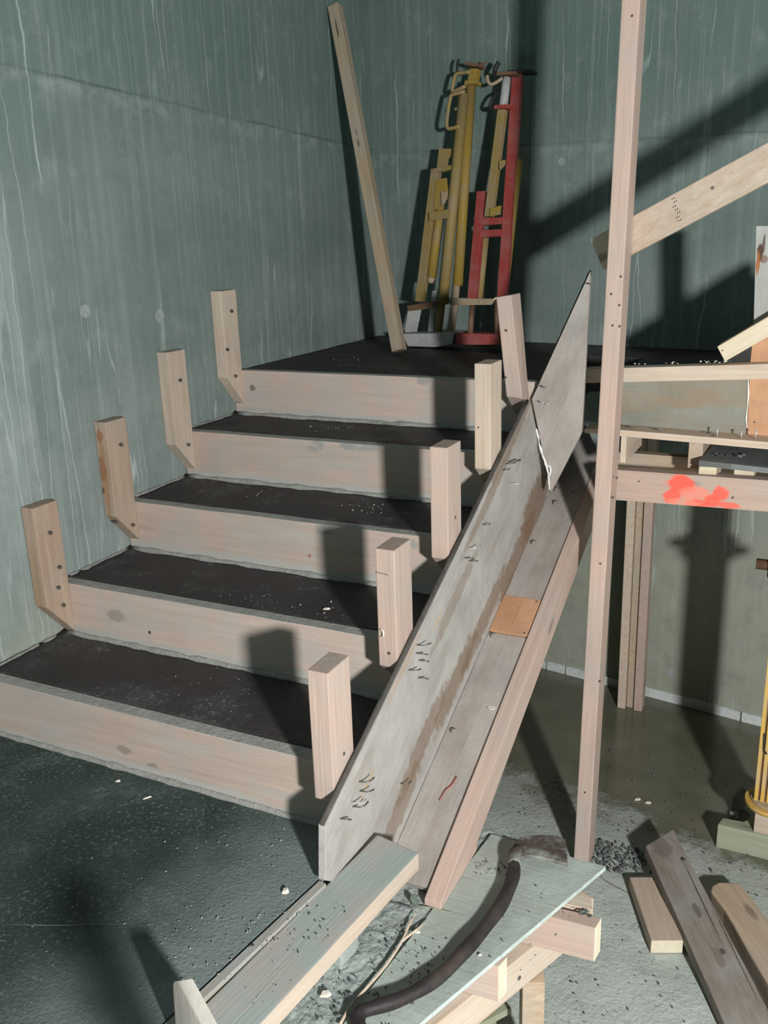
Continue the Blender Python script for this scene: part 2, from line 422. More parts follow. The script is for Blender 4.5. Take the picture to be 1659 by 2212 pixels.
# pale round plugs of the tie holes, flush in the walls
BN = V(-BY, BX, 0) * -1        # out of the back wall into the room
def plug(parent, p, n, r): 
    p = V(p); return tube('tie_hole_plug', [p - n * .003, p + n * .0015], r, M['wall_plug'], parent, seg=20)
M['wall_plug'] = sandy('pale_plug_mortar', (0.40, 0.46, 0.45), (0.33, 0.38, 0.37), 2)
plug(wl, (0.0000, 0.9683, 1.1236), V(1, 0, 0), .022)
plug(wl, (0.0000, 0.6110, 1.1699), V(1, 0, 0), .020)
plug(wb, (1.6096, 2.4150, -0.6368), BN, .020)
plug(wb, (0.9979, 2.5205, 1.6500), BN, .016)

# lower floor
bm = bmesh.new()
for x, y in ((-.1, -4), (6, -4), (6, 3.1), (-.1, 3.1)): bm.verts.new((x, y, 0))
bm.faces.new(bm.verts)
bmesh.ops.subdivide_edges(bm, edges=bm.edges, cuts=90, use_grid_fill=True)
for v in bm.verts:
    d = 2.6535 - (v.co.x * 0.1701 + v.co.y * 0.9854)
    k = max(0, min(1, (d - .9) / .25))
    v.co.z = k * (.006 * noise.noise(v.co * 5) + .003 * noise.noise(v.co * 17))
r = bmesh.ops.extrude_face_region(bm, geom=bm.faces[:])
bmesh.ops.translate(bm, verts=[e for e in r['geom'] if isinstance(e, bmesh.types.BMVert)], vec=(0, 0, -.12))
bmesh.ops.recalc_face_normals(bm, faces=bm.faces)
me = bpy.data.meshes.new('floor'); bm.to_mesh(me); bm.free()
fl = tag(link('floor', me, M['floor'], None, Matrix.Translation((0, 0, FZ))), kind='structure')

# upper floor slab at the foot of the stairs
ux = lambda y: 1.241 + (y + .175) * .144
up = tag(prism('floor_upper', [(-.01, .04, -.18), (W_ - .006, .04, -.18), (W_ - .006, -.14, -.18), (ux(-3.2), -3.2, -.18), (-.14, -3.2, -.18)], (0, 0, .18), M['slab'], (1, 0, 0), bev=0), kind='structure')
# object coordinates of the slab start at its own middle: shift mesh so that they equal the room's
def recentre(o):
    mw = o.matrix_world.copy()
    o.data.transform(mw); o.matrix_world = Matrix.Identity(4)
recentre(up)
# long scratch on it
tube('scratch', [(0.6904, -0.5732, 0.0006), (0.8018, -0.5265, 0.0006), (0.8869, -0.4871, 0.0006), (0.9500, -0.4546, 0.0006)], [.001, .0022, .0016, .0006], M['grey_cement'], up, seg=5, flat=.35)

# white mortar strip along the foot of the back wall, in lengths
bs = bpy.data.objects.new('baseboard_back', None); COL.objects.link(bs); tag(bs, kind='structure')
cuts = [.45, .98, 1.085, 1.40, 1.93, 2.9]
for a, b in zip(cuts, cuts[1:]):
    s = 1 / BX; L0 = a * s + .004; L1 = b * s - .003
    A = V(BX * L0, YC + BY * L0, FZ); B = V(BX * L1, YC + BY * L1, FZ)
    prism('mortar_strip', [A - V(0,0,.01), B - V(0,0,.01), B + V(0, 0, .046), A + V(0, 0, .046)], BN * .013, M['strip'], B - A, bs, rough=.0022)

# ================================================================ CONCRETE STAIR
st = thing('concrete_staircase', (W_ / 2, 0, 0), 'freshly poured concrete stair flight with dark wet treads climbing to the landing', 'stairs')
prof = []
for k in range(1, 5):
    prof += [(by(k) + .0445, k * R_ - .012), (by(k + 1) + .0445, k * R_ - .012)]
prof += [(by(5) + .0445, 4 * R_ + .0)]
prof += [(by(5) + .0445, LZ - .16), (by(5) + .0445, LZ - .30), (.45, -.02), (.34, -.16), (.045, -.16), (.045, -.012)]
pp = []
for q in prof:
    if not pp or (abs(q[0] - pp[-1][0]) + abs(q[1] - pp[-1][1])) > 1e-4: pp.append(q)
prism('stair_body', [(.002, y, z) for y, z in pp], (W_ - .004, 0, 0), M['grey_cement'], (0, 1, 0), st, bev=0)
def lumpy(name, x0, x1, y0, y1, z, th, mat, parent, nx=46, ny=14, amp=.003, lip=.010):
    """hand-floated surface: slightly uneven, curling up where it meets the boards and walls"""
    bm = bmesh.new(); grid = []
    for j in range(ny + 1):
        row = []
        for i in range(nx + 1):
            x = x0 + (x1 - x0) * i / nx; y = y0 + (y1 - y0) * j / ny
            h = amp * noise.noise(V(x * 7, y * 7, z * 3)) + amp * .6 * noise.noise(V(x * 23, y * 23, z))
            e = min(j, 1) * 0 + (ny - j) / ny * (y1 - y0)
            h += lip * math.exp(-e / .014) * (.7 + .6 * noise.noise(V(x * 12, z, 3)))
            h += lip * .9 * math.exp(-(x - x0) / .016)
            row.append(bm.verts.new((x, y, z + h)))
        grid.append(row)
    for j in range(ny):
        for i in range(nx): bm.faces.new((grid[j][i], grid[j][i + 1], grid[j + 1][i + 1], grid[j + 1][i]))
    r = bmesh.ops.extrude_face_region(bm, geom=bm.faces[:])
    for v in r['geom']:
        if isinstance(v, bmesh.types.BMVert): v.co.z = z - th
    bmesh.ops.recalc_face_normals(bm, faces=bm.faces)
    for f in bm.faces: f.smooth = f.normal.z > .3
    me = bpy.data.meshes.new(name); bm.to_mesh(me); bm.free()
    return link(name, me, mat, parent, Matrix.Identity(4))
for k in range(1, 5):
    lumpy('tread', .001, W_ - .001, by(k) + .0455, by(k + 1) - .001, k * R_ - .006, .006, M['tread'], st)
# pale cement fillets where tread meets the riser board above and the wall
for k in range(0, 5):
    y = by(k + 1); z = k * R_ - .004
    P = [V(.02 + i * (W_ - .05) / 30, y - .002, z + .004 + .006 * noise.noise(V(i * .6, k, 0))) for i in range(31)]
    tube('cement_fillet', P, [.011 + .007 * noise.noise(V(i * .8, k * 3, 7)) for i in range(31)], M['grey_cement'], st, seg=7)
for k in range(1, 5):
    P = [V(.002, by(k) + .05 + i * (T_ - .06) / 12, k * R_ - .004) for i in range(13)]
    tube('cement_fillet', P, [.010 + .006 * noise.noise(V(i * .8, k * 3, 2)) for i in range(13)], M['grey_cement'], st, seg=7)

land = thing('concrete_landing', (1, 2, LZ - .1), 'dark concrete landing slab at the head of the stair flight', 'landing')
lumpy('landing_surface', .001, W_ - .001, by(5) + .0455, 2.40, LZ - .006, .15, M['tread'], land, 40, 40, .002, 0)
wy = lambda x: YC + BY / BX * x - .001
prism('landing_surface', [(.001, 2.40, LZ - .15), (W_ - .001, 2.40, LZ - .15), (W_ - .001, wy(W_), LZ - .15), (.001, wy(0), LZ - .15)], (0, 0, .144), M['tread'], (1, 0, 0), land, bev=0)
prism('landing_surface', [(1.47, 1.455, LZ - .15), (3.2, 1.455, LZ - .15), (3.2, wy(3.2), LZ - .15), (1.47, wy(1.47), LZ - .15)], (0, 0, .144), M['tread'], (1, 0, 0), land, bev=0)
prism('landing_surface', [(W_ + .0, 2.11, LZ - .15), (1.47, 2.11, LZ - .15), (1.47, wy(1.47), LZ - .15), (W_, wy(W_), LZ - .15)], (0, 0, .144), M['tread'], (1, 0, 0), land, bev=0)

# ================================================================ RISER BOARDS
names = ['lowest riser board, the long one standing on the dark lower slab', 'second riser board from the bottom, with a dark knot near its wall end',
         'third riser board from the bottom, smooth, with a paler patched right end', 'fourth riser board from the bottom, with cement drips along its top edge',
         'topmost riser board under the landing edge, with a round knot near its wall end']
RMARK = {5: [((.0, 0, 0), (0.0915, 1.3710, 0.8076), (.012, .012, .012), (0.13, 0.10, 0.085), .75)], 2: [((0, 0, 0), (0.3572, 0.3430, 0.2319), (.006, .006, .006), (0.05, 0.04, 0.04), .9), ((0, 0, 0), (0.2285, 0.3430, 0.2663), (.04, .02, .02), (0.22, 0.18, 0.14), .5)],
         3: [((0, 0, 0), (0.7325, 0.6860, 0.4146), (.006, .006, .006), (0.35, 0.14, 0.10), .8)], 1: [((0, 0, 0), (0.5333, 0.0000, 0.0595), (.03, .012, .012), (0.24, 0.2, 0.15), .6), ((0, 0, 0), (0.6284, 0.0000, 0.0332), (.018, .009, .009), (0.20, 0.16, 0.12), .6)], 4: []}
for k in range(1, 6):
    z0 = (k - 1) * R_ - .003; z1 = k * R_ + random.uniform(-.002, .002); x1 = W_ - .004
    pts = [(.004, by(k), z0), (x1, by(k), z0), (x1, by(k), z1), (.004, by(k), z1)]
    zc = z0 + .006
    if k == 1: pts[0] = (-.010, 0, z0); pts[3] = (-.010, 0, z1)
    b = prism('riser_board', pts, (0, .044, 0), M['riser'], (1, 0, 0), bev=.003, rough=.0016)
    tag(b, names[k - 1], 'board', 'riser boards of the stair')
    b.data.materials.append(M['board_top'])
    for p in b.data.polygons:
        if (b.matrix_world.to_3x3() @ p.normal).z > .7: p.material_index = 1
    mk = [(p, r, c, s) for (_, p, r, c, s) in RMARK[k]]
    for xx in (.12, .38, .63, .9, 1.12):
        mk.append(((xx + random.uniform(-.05, .05), by(k), z0 + .012), (random.uniform(.14, .2), random.uniform(.016, .032), .08), (0.44, 0.45, 0.42), .75))
    for _ in range(3):
        mk.append(((random.uniform(.1, 1.1), by(k), z0 + random.uniform(.05, .13)), (random.uniform(.05, .16), random.uniform(.012, .03), .08), (0.47, 0.45, 0.42), .5))
    if k in (4, 5, 3):      # cement slopped over the top edge
        x = .55 if k == 4 else .75
        n = {4: 9, 5: 3, 3: 3}[k]
        for i in range(n):
            xx = x + random.uniform(0, .42); mk.append(((xx, by(k), z1 - random.uniform(.004, .03)), (random.uniform(.012, .035), random.uniform(.008, .02), .05), (0.33, 0.34, 0.32), .8))
    marked(b, mk, wood, 'cement_smeared_timber_marked', (0.58, 0.475, 0.405), (0.47, 0.375, 0.32), .45, (0.44, 0.43, 0.40), knots=False)

# ================================================================ LEFT BLOCKS (against the wall)
lz = {2: -.022, 3: -.002, 4: .006, 5: .018}
lb = {2: (.128, .010), 3: (.147, .036), 4: (.143, .030), 5: (.160, .042)}
lname = {2: 'lowest slant-cut timber block nailed to the left wall above the first tread', 3: 'second lowest timber block on the left wall, with an orange-stained narrow side',
         4: 'third timber block up the left wall, plain and pale', 5: 'highest timber block on the left wall, beside the topmost riser board'}
lnails = {2: [(0.0490, 0.2917, 0.5339), (0.0490, 0.2932, 0.3542), (0.0490, 0.3032, 0.2912), (0.0490, 0.3084, 0.4166)], 3: [(0.0490, 0.6407, 0.7336), (0.0490, 0.6529, 0.4507), (0.0490, 0.5738, 0.4842)],
          4: [(0.0490, 0.9773, 0.8968), (0.0490, 0.9890, 0.6584)], 5: [(0.0490, 1.3223, 1.1098), (0.0490, 1.3158, 0.8619), (0.0490, 1.2754, 0.9692)]}
for k in range(2, 6):
    zb = (k - 1) * R_; zt = zb + .4697 + lz[k]; a, b_ = lb[k]
    y0 = by(k) - DP; y1 = by(k) - .0005
    o = prism('wall_block', [(.001, y0, zb + a), (.001, y1, zb + b_), (.001, y1, zt), (.001, y0, zt)], (TH - .001, 0, 0), M['wood_tan'] if k < 4 else M['wood_pale'], (0, 0, 1), bev=.003)
    tag(o, lname[k], 'timber block', 'slant-cut blocks on the left wall')
    mk = []
    if k == 3: mk = [((.02, y0, zb + .28), (.17, .05, .012), (0.36, 0.20, 0.10), .65), ((.02, y0, zb + .42), (.022, .03, .014), (0.30, 0.12, 0.05), .6), ((.015, y0, zb + .31), (.045, .012, .014), (0.28, 0.12, 0.06), .6), ((.0, y0, zb + .235), (.014, .012, .014), (0.09, 0.05, 0.03), .8)]
    if k == 2: mk = [((.02, y0, zb + .2), (.14, .04, .012), (0.36, 0.24, 0.12), .5)]
    if mk: marked(o, mk, wood, 'tan_timber_stained', (0.55, 0.42, 0.32), (0.40, 0.28, 0.20), .3)
    for p in lnails[k]: nail(o, p, (1, -.2, 0), .010, r=.0028, head=True)

# ================================================================ RIGHT POSTS (on the side shuttering)
rt = {1: .4725, 2: .4652, 3: .4695, 4: .4723}
rname = {1: 'lowest short post inside the sloping shuttering, in front of the lowest riser board', 2: 'second short post up the shuttering, with a sawn line near its top',
         3: 'third short post up the shuttering, reddish, tapering point over the third tread', 4: 'fourth short post up the shuttering, with a bright planed side'}
for k in range(1, 5):
    zb = (k - 1) * R_; y0 = by(k) - DP; y1 = by(k) - .001
    x0 = W_ - TH - .004
    o = prism('edge_post', [(x0, y0, zb + .152), (x0, y1, zb + .066), (x0, y1, zb + rt[k]), (x0, y0, zb + rt[k])], (W_ - .001 - x0, 0, 0), M['wood'] if k != 4 else M['wood_pale'], (0, 0, 1), bev=.003)
    tag(o, rname[k], 'timber post', 'short posts along the shuttering')
    c = Vector((W_ - .03, y0, zb + .2))
    if k == 2:
        hole(o, c + V(.006, 0, -.01), (0, -1, 0)); prism('saw_cut', [(x0 - .0008, y0 - .0008, zb + .405), (x0 - .0008, y0 - .0008, zb + .4035), (W_ - .02, y0 - .0008, zb + .400), (W_ - .02, y0 - .0008, zb + .4015)], (0, .002, 0), M['ply_edge'], parent=o, bev=0)
    if k == 3: hole(o, (W_ + .0, y0 + .05, zb + .26), (1, 0, 0)); hole(o, (W_ + .0, y0 + .06, zb + .16), (1, 0, 0))
    if k == 1: hole(o, (W_ + .0, y0 + .05, zb + .25), (1, 0, 0))
    if k == 4: hole(o, c + V(-.01, 0, .08), (0, -1, 0), .003)
# leaning top post
y0 = by(5) - DP; y1 = by(5) - .004
o = prism('edge_post', [(1.1792, 1.2710, 0.8399), (1.2340, 1.2710, 0.8347), (1.1926, 1.2710, 1.1722), (1.1422, 1.2710, 1.1649)], (0, DP - .003, 0), M['wood'], (-0.0371, 0.0000, 0.3250), bev=.003)
# slope its foot like the others
me = o.data; mw = o.matrix_world
for v in me.vertices:
    w = mw @ v.co
    if w.z < .98 and w.y > y0 + .06: w.z -= .075; v.co = mw.inverted() @ w
tag(o, 'leaning short post at the top of the shuttering, with a splintered top corner', 'timber post', 'short posts along the shuttering')
tube('splinter', [(1.1438, 1.2710, 1.1620), (1.1380, 1.2650, 1.1609), (1.1359, 1.2620, 1.1523)], [.003, .0025, .0006], M['wood_fresh'], o, seg=5)
hole(o, (1.1765, 1.2700, 1.0584), (0, -1, 0)); hole(o, (1.1759, 1.2700, 0.9050), (0, -1, 0))

# ================================================================ SIDE SHUTTERING
XF = W_ + PLY
sh = thing('side_shuttering', (XF, .6, .3), 'long sloping plywood side shuttering of the stair, weathered and full of nail points', 'shuttering')
low = prism('lower_sheet', [(1.2660, -0.1769, 0.1459), (1.2660, -0.1902, 0.0167), (1.266, .06, -.192), (1.2660, 0.1809, -0.1279), (1.2660, 1.5067, 0.4559), (1.2660, 1.2605, 0.8318)], (-PLY, 0, 0), M['ply'], (0, T_, R_), sh, bev=.0015)
BR = (0.20, 0.125, 0.070); BR2 = (0.24, 0.17, 0.115)
marked(low, [((1.2660, 1.3425, 0.4523), (.18, .085, .3), BR, .75), ((1.2660, 1.1412, 0.3308), (.22, .055, .3), BR, .7), ((1.2660, 0.8357, 0.2356), (.22, .040, .3), BR, .6), ((1.2660, 0.5837, 0.1343), (.20, .045, .3), BR, .65), ((1.2660, 0.3483, 0.0676), (.2, .040, .3), BR, .6), ((1.2660, 0.2033, -0.0420), (.16, .040, .3), BR, .55),
  ((1.2660, 1.0996, 0.7499), (.25, .020, .3), BR2, .65), ((1.2660, 0.8758, 0.6115), (.26, .022, .3), BR2, .55), ((1.2660, 0.5901, 0.3906), (.2, .028, .3), BR2, .5), ((1.2660, 0.2319, 0.3280), (.14, .012, .3), (0.46, 0.28, 0.16), .4), ((1.2660, 0.4560, 0.3747), (.04, .003, .3), (0.7, 0.4, 0.15), .8), ((1.2660, 0.0255, 0.1343), (.05, .006, .3), (0.55, 0.36, 0.16), .6)], ply_face, 'stained_sheet', (0.50, 0.485, 0.46), (0.25, 0.18, 0.125), .45, lo=.5, hi=.7)
hi = prism('upper_sheet', [(1.2445, 1.3450, 0.8226), (1.3193, 1.3380, 0.5023), (1.4253, 1.3250, 0.7263), (1.4351, 1.3220, 1.2407)], (0, PLY, 0), M['ply_light'], (.4, 0, 1), sh, bev=.0015)
for o, a, b in ((low, (1.2660, -0.1769, 0.1459), (1.2660, 1.2605, 0.8318)), (hi, (1.2445, 1.3450, 0.8226), (1.4351, 1.3220, 1.2407))):
    off = V(-PLY / 2, 0, .001) if o is low else V(0, PLY / 2, .001); A = V(a) + off; B = V(b) + off
    n = 26
    P = [A.lerp(B, i / n) + V(0, 0, .0015 * noise.noise(V(i, 3, 1))) for i in range(n + 1)]
    tube('crusted_edge', P, [PLY * .52 * (1 + .25 * noise.noise(V(i * .9, 5, 2))) for i in range(n + 1)], M['ply_edge'], o, seg=6, flat=.35)
# white foam squeezed out of the joint
P = [(1.2641, 1.3340, 0.7254), (1.2727, 1.3340, 0.6939), (1.2816, 1.3340, 0.6542), (1.2988, 1.3340, 0.6067), (1.3092, 1.3340, 0.5749), (1.3153, 1.3340, 0.5129)]
P = smooth(P, 8)
foam = tube('joint_foam', [p + V(0, .004 * noise.noise(p * 60), .004 * noise.noise(p * 50)) for p in P], [max(.0015, .0035 + .004 * noise.noise(p * 45)) for p in P], M['foam'], sh, seg=6)
tube('joint_foam', smooth([(1.3060, 1.3320, 0.5980), (1.3164, 1.3300, 0.5961), (1.3184, 1.3300, 0.5767), (1.3101, 1.3320, 0.5591)], 5), .0035, M['foam'], sh, seg=6)
NL = [(1.2660, 1.0332, 0.6793), (1.2660, 1.0649, 0.6764), (1.2660, 1.0110, 0.6770), (1.2660, 0.9806, 0.6651), (1.2660, 1.0484, 0.6048), (1.2660, 0.8036, 0.5411), (1.2660, 0.6818, 0.5067), (1.2660, 0.6596, 0.4847), (1.2660, 0.6885, 0.4664),
      (1.2660, 0.3184, 0.3624), (1.2660, 0.3144, 0.3407), (1.2660, 0.3305, 0.3138), (1.2660, 0.2672, 0.3154), (1.2660, 0.3222, 0.2673), (1.2660, -0.0170, 0.1625), (1.2660, -0.0168, 0.1377), (1.2660, -0.0605, 0.1341), (1.2660, -0.0529, 0.1183), (1.2660, -0.1120, 0.1246), (1.2660, 0.1992, 0.0265)]
for i, p in enumerate(NL):
    nail(low, p, (1, -.15 + .3 * random.random(), .1), .024 + .012 * random.random(), bend=(random.uniform(-.2, .3), random.uniform(.4, .9), random.uniform(-.5, .1)), mat=M['nail_bright'] if i in (4, 6, 16) else None)
for p in ((1.2730, 1.3420, 0.8182), (1.2891, 1.3420, 0.8142), (1.2785, 1.3420, 0.8701), (1.4290, 1.3220, 1.2040)):
    nail(hi, p, (.1, -1, .1), .028, bend=(.8, .1, -.2), mat=M['nail_bright'] if p[2] < .85 else None)

# sloping soffit boards and their edge timber
so = thing('soffit_shuttering', (1.33, .8, .1), 'sloping shuttering floor boards along the outer foot of the side shuttering', 'shuttering')
SL = 0.4412
nz = lambda y: -0.2057 + SL * y
def sp(x, y, d=0): return (x, y, nz(y) + d)
yj0 = .858; yj1 = 1.007
nrm = V(0, -SL, 1).normalized()
prism('soffit_plank', [sp(XF + .001, .085), sp(1.392, .085), sp(1.392, yj0), sp(XF + .001, yj0)], -nrm * .02, M['ply_mintish'] if 'ply_mintish' in M else M['ply_light'], (0, 1, SL), so)
prism('soffit_plank', [sp(XF + .001, yj1), sp(1.392, yj1), sp(1.392, 1.69), sp(1.36, 1.78), sp(1.292, 1.90), sp(XF + .001, 1.60)], -nrm * .02, M['ply_light'], (0, 1, SL), so)
o = prism('patch_board', [sp(XF + .001, yj0 + .002, .004), sp(1.390, yj0 + .002, .004), sp(1.390, yj1 - .002, .004), sp(XF + .001, yj1 - .002, .004)], -nrm * .02, M['ply_orange'], (0, 1, SL), so)
o['label'] = 'small orange-red filler board'
hole(o, sp(1.378, .995, .0045), (0, -.4, 1), .003); hole(o, sp(1.378, .87, .0045), (0, -.4, 1), .003)
x0, x1 = 1.394, 1.438
e = prism('edge_timber', [(x0, .05, nz(.05) + .012), (x0, 1.60, nz(1.60) + .006), (x0, 1.60, nz(1.60) - .095), (x0, .30, nz(.30) - .10 + .006), (x0, .29, -.189), (x0, .05, -.189)], (x1 - x0, 0, 0), M['wood'], (0, 1, SL), so, bev=.002)
e['label'] = 'pale reddish timber edge, sawn level at its foot'
for (x, y) in ((1.283, 1.51), (1.30, 1.44), (1.275, 1.63), (1.28, .84), (1.283, .50), (1.283, 1.24), (1.35, 1.50)):
    nail(so, sp(x, y), (.1, -.3, 1), .018, bend=(.8, .3, 0))
P = sp(1.37, .60, .001)
tube('lime_spot', [P, V(P) + V(0, 0, .002)], .012, M['foam'], so, seg=10)
tube('rust_hook', smooth([sp(1.33, .30, .003), sp(1.335, .33, .004), sp(1.345, .35, .003), sp(1.35, .375, .004)], 4), .0016, M['red'], so, seg=5)

# ================================================================ FOOT OF THE FLIGHT: slab edge form, flat plank, deck
ef = [(ux(-.18) + .004, -.18), (ux(-1.6) + .004, -1.6)]
o = prism('edge_strip', [(ef[0][0], ef[0][1], .003), (ef[0][0] + .019, ef[0][1] - .004, .003), (ef[1][0] + .019, ef[1][1], .003), (ef[1][0], ef[1][1], .003)], (0, 0, -.18), M['wood_dusty'], (0, 1, 0), bev=.001)
tag(o, 'thin board edging the dark slab, running down from the foot of the side shuttering', 'board')
hole(o, (1.2172, -0.4055, 0.0030), (0, 0, 1), .004)
pz = -.004
A0 = (1.2790, 0.0254, -0.0040); A1 = (1.3972, 0.0039, -0.0040); A2 = (1.3418, -0.5538, -0.0040); A3 = (1.2086, -0.5570, -0.0040)
a0, a1, a2, a3 = [V(p) + V(.007, 0, 0) for p in (A0, A1, A2, A3)]
d = (a3 - a0).normalized(); w = (a1 - a0)
ext = 1.1
q = prism('flat_plank', [a0, a1, a1 + d * ext + (a2 - a1 - d * (a2 - a1).length) * .0 , a0 + d * ext], (0, 0, -.046), M['plank_top'], d, bev=.004, rough=.001, sidemat=M['wood_pale'])
tag(q, 'wide plank dusted grey with cement, lying beside the dark slab edge', 'plank')
for i, s in enumerate((.05, .62)):
    c = a0 + d * (s + .14) + w * .2 + V(0, 0, -.046)
    L = 0.188 - .046 + .004 - .001
    b = board('packing_block', c + V(0, 0, -.0005), c + V(0, 0, -L), .07, .04, d, M['sand'])
    tag(b, 'short packing block hidden under the upper end of the dusty flat plank' if i == 0 else 'short packing block under the lower end of the dusty flat plank', 'timber block')

dz = -.196
deck = thing('working_deck', (1.45, -.1, dz), 'plywood working deck strewn with cement dust at the foot of the shuttering', 'deck')
c1 = V((1.7600, 0.3660, -0.1900)); c0 = V((1.4437, 0.3739, -0.1900)); cl = V((1.5243, -0.2749, -0.1900))
dd = (cl - c1).normalized()
lowc = c1 + dd * 1.15
bm = bmesh.new()
def deckgrid(name, P00, P10, P11, P01, z, th, mat, nx, ny, amp, parent, edge_mat=None):
    bm = bmesh.new(); g = []
    for j in range(ny + 1):
        row = []
        for i in range(nx + 1):
            u, v = i / nx, j / ny
            p = (P00 * (1 - u) + P10 * u) * (1 - v) + (P01 * (1 - u) + P11 * u) * v
            p = V(p.x, p.y, z)
            p.z += amp * (noise.noise(p * 14) + .7 * noise.noise(p * 45) + .4 * noise.noise(p * 110)) 
            row.append(bm.verts.new(p))
        g.append(row)
    for j in range(ny):
        for i in range(nx): bm.faces.new((g[j][i], g[j][i + 1], g[j + 1][i + 1], g[j + 1][i]))
    r = bmesh.ops.extrude_face_region(bm, geom=bm.faces[:])
    for v in r['geom']:
        if isinstance(v, bmesh.types.BMVert): v.co.z = z - th
    bmesh.ops.recalc_face_normals(bm, faces=bm.faces)
    me = bpy.data.meshes.new(name); bm.to_mesh(me); bm.free()
    o = link(name, me, mat, parent, Matrix.Identity(4))
    if edge_mat:
        me.materials.append(edge_mat)
        for p in me.polygons:
            if abs(p.normal.z) < .5: p.material_index = 1
    return o
# sanded base sheet, and the cleaner sheet laid over it
split0 = c0 + (c1 - c0) * .10; split1 = V((1.3906, -0.3354, -0.1900))
sd = (split1 - split0).normalized()
deckgrid('sandy_base_sheet', V(1.262, .40, 0), V(1.53, .392, 0), V(1.36, -1.0, 0), V(1.06, -1.0, 0), dz - .001, .014, M['sand'], 60, 200, .0045, deck)
deckgrid('top_sheet', c0 + V(.005, 0, 0), c1, lowc, split1 + sd * .35, -.19, .012, M['ply_mint'], 40, 120, .0006, deck, M['ply_edge_pale'])
# splintered left edge strip of the top sheet
s0 = V((1.4284, 0.0079, -0.1850)); s1 = V((1.3963, -0.0845, -0.1850)); s2 = V((1.3942, -0.1723, -0.1850)); s3 = V((1.3772, -0.2894, -0.1850)); s4 = V((1.3782, -0.3463, -0.1850))
tube('splintered_edge', smooth([V((1.3925, 0.0076, -0.1800)), V((1.3910, -0.0292, -0.1820)), s1, s2, s3, s4], 5), [.0015] * 4 + [.0035] * 22, M['wood_pale'], deck, seg=6, flat=.5)
tube('splintered_edge', [V((1.4270, 0.0002, -0.1820)), V((1.4110, -0.0469, -0.1830)), s1], [.001, .003, .003], M['wood_pale'], deck, seg=6, flat=.5)

# joists and bearer that carry the deck
def joist(pf, pb, dirv, L, name_, label, cat='joist'):
    """timber on edge: pf, pb = top front and back corners of its sawn right end"""
    pf, pb, dirv = V(pf), V(pb), V(dirv).normalized()
    o = prism('deck_joist', [pf, pb, pb + dirv * L, pf + dirv * L], (0, 0, -.098), M['wood'], dirv, bev=.002)
    en = prism('sawn_end', [pf - dirv * -.0 - dirv * .0012, pb - dirv * .0012, pb - dirv * .0012 - V(0, 0, .097), pf - dirv * .0012 - V(0, 0, .097)], dirv * .0010, M['end_grain'], (0, 0, 1), o, bev=0)
    en['label'] = 'bright freshly sawn end'
    tag(o, label, cat, 'joists under the working deck')
    return o
JZ = -.2055
jd = V((1.6741, 0.1683, -0.2200)) - V((1.7803, 0.1752, -0.2200))
sc_ = lambda p: V(p[0], p[1], JZ)
j1 = joist(sc_((1.7837, 0.1593, -0.2060)), sc_((1.7887, 0.1982, -0.2060)), jd, .5, '', 'reddish deck joist sticking out furthest, with crumbs of cement on top')
j2 = joist(sc_((1.6163, -0.0468, -0.2060)), sc_((1.6240, -0.0118, -0.2060)), jd, .42, '', 'grey-brown deck joist end below the edge of the working deck, nearest the bottom edge')
j3 = prism('deck_joist', [sc_((1.7642, 0.2164, -0.2060)), sc_((1.7511, 0.2600, -0.2060)), sc_((1.6787, 0.2154, -0.2060)) + V(-.1, .02, 0), sc_((1.7200, 0.1864, -0.2060)) + V(-.1, .02, 0)], (0, 0, -.098), M['wood_pale'], jd, bev=.002)
tag(j3, 'skew-cut pale joist end tucked under the far corner of the working deck', 'joist', 'joists under the working deck')
g0 = V((1.5736, -0.0108, -0.4040)); g1 = V((1.6752, 0.2399, -0.4040)); gd = (g1 - g0).normalized(); gn = V(-gd.y, gd.x, 0)
o = prism('deck_bearer', [g0 - gd * .35, g0 + gd * .42, g0 + gd * .42 + gn * .045, g0 - gd * .35 + gn * .045], (0, 0, .0985), M['wood_pale'], gd, bev=.003)
tag(o, 'pale bearer timber running under the deck joists', 'beam')
hole(o, g0 + gd * .12 - gn * .0005 + V(0, 0, .04), gn * -1, .006)
pb = V((1.6387, 0.1345, -0.4040))
o = prism('deck_post', [V(pb.x - .02, pb.y - .005, -.406), V(pb.x + .03, pb.y + .02, -.406), V(pb.x + .005, pb.y + .075, -.406), V(pb.x - .045, pb.y + .05, -.406)], (0, 0, FZ + .406 - .004), M['wood_tan'], (0, 0, 1), bev=.003)
tag(o, 'upright timber post carrying the bearer of the working deck', 'timber post')

# debris below, beyond the deck edge: a litter of planks
lit = board('litter_board', V((1.3909, 0.0767, -0.6000)), V((1.5110, 0.2547, -0.6000)), .12, .02, (1, -.2, 0), M['wood_green'])
tag(lit, 'greenish splinter-strewn board below the deck edge at the bottom of the picture', 'board')
w0 = V((1.4763, 0.1882, -0.6000))
for zz in ((.2), (.8)):
    c = V((1.3909, 0.0767, -0.6000)).lerp(V((1.5110, 0.2547, -0.6000)), zz)
    q = board('board_prop', c - V(0, 0, .0105), V(c.x, c.y, FZ + .003), .05, .05, (1, 0, 0), M['wood_tan'])
    tag(q, 'hidden stub carrying the litter board, at its lower end' if zz < .5 else 'hidden stub carrying the litter board, at its upper end', 'timber block')
nl = thing('long_nail', (1.4503, 0.0094, -0.4200), 'long dark nail with a shiny head sticking out below the deck edge', 'nail')
tube('shank', [(1.4503, 0.0094, -0.4200), (1.4583, 0.0563, -0.5000), (1.4729, 0.1029, -0.5880)], .0022, M['nail'], nl, seg=8)
tube('head', [V((1.4503, 0.0094, -0.4200)) - V(0, 0, .0), V((1.4502, 0.0069, -0.4150))], .0055, M['nail_bright'], nl, seg=10)

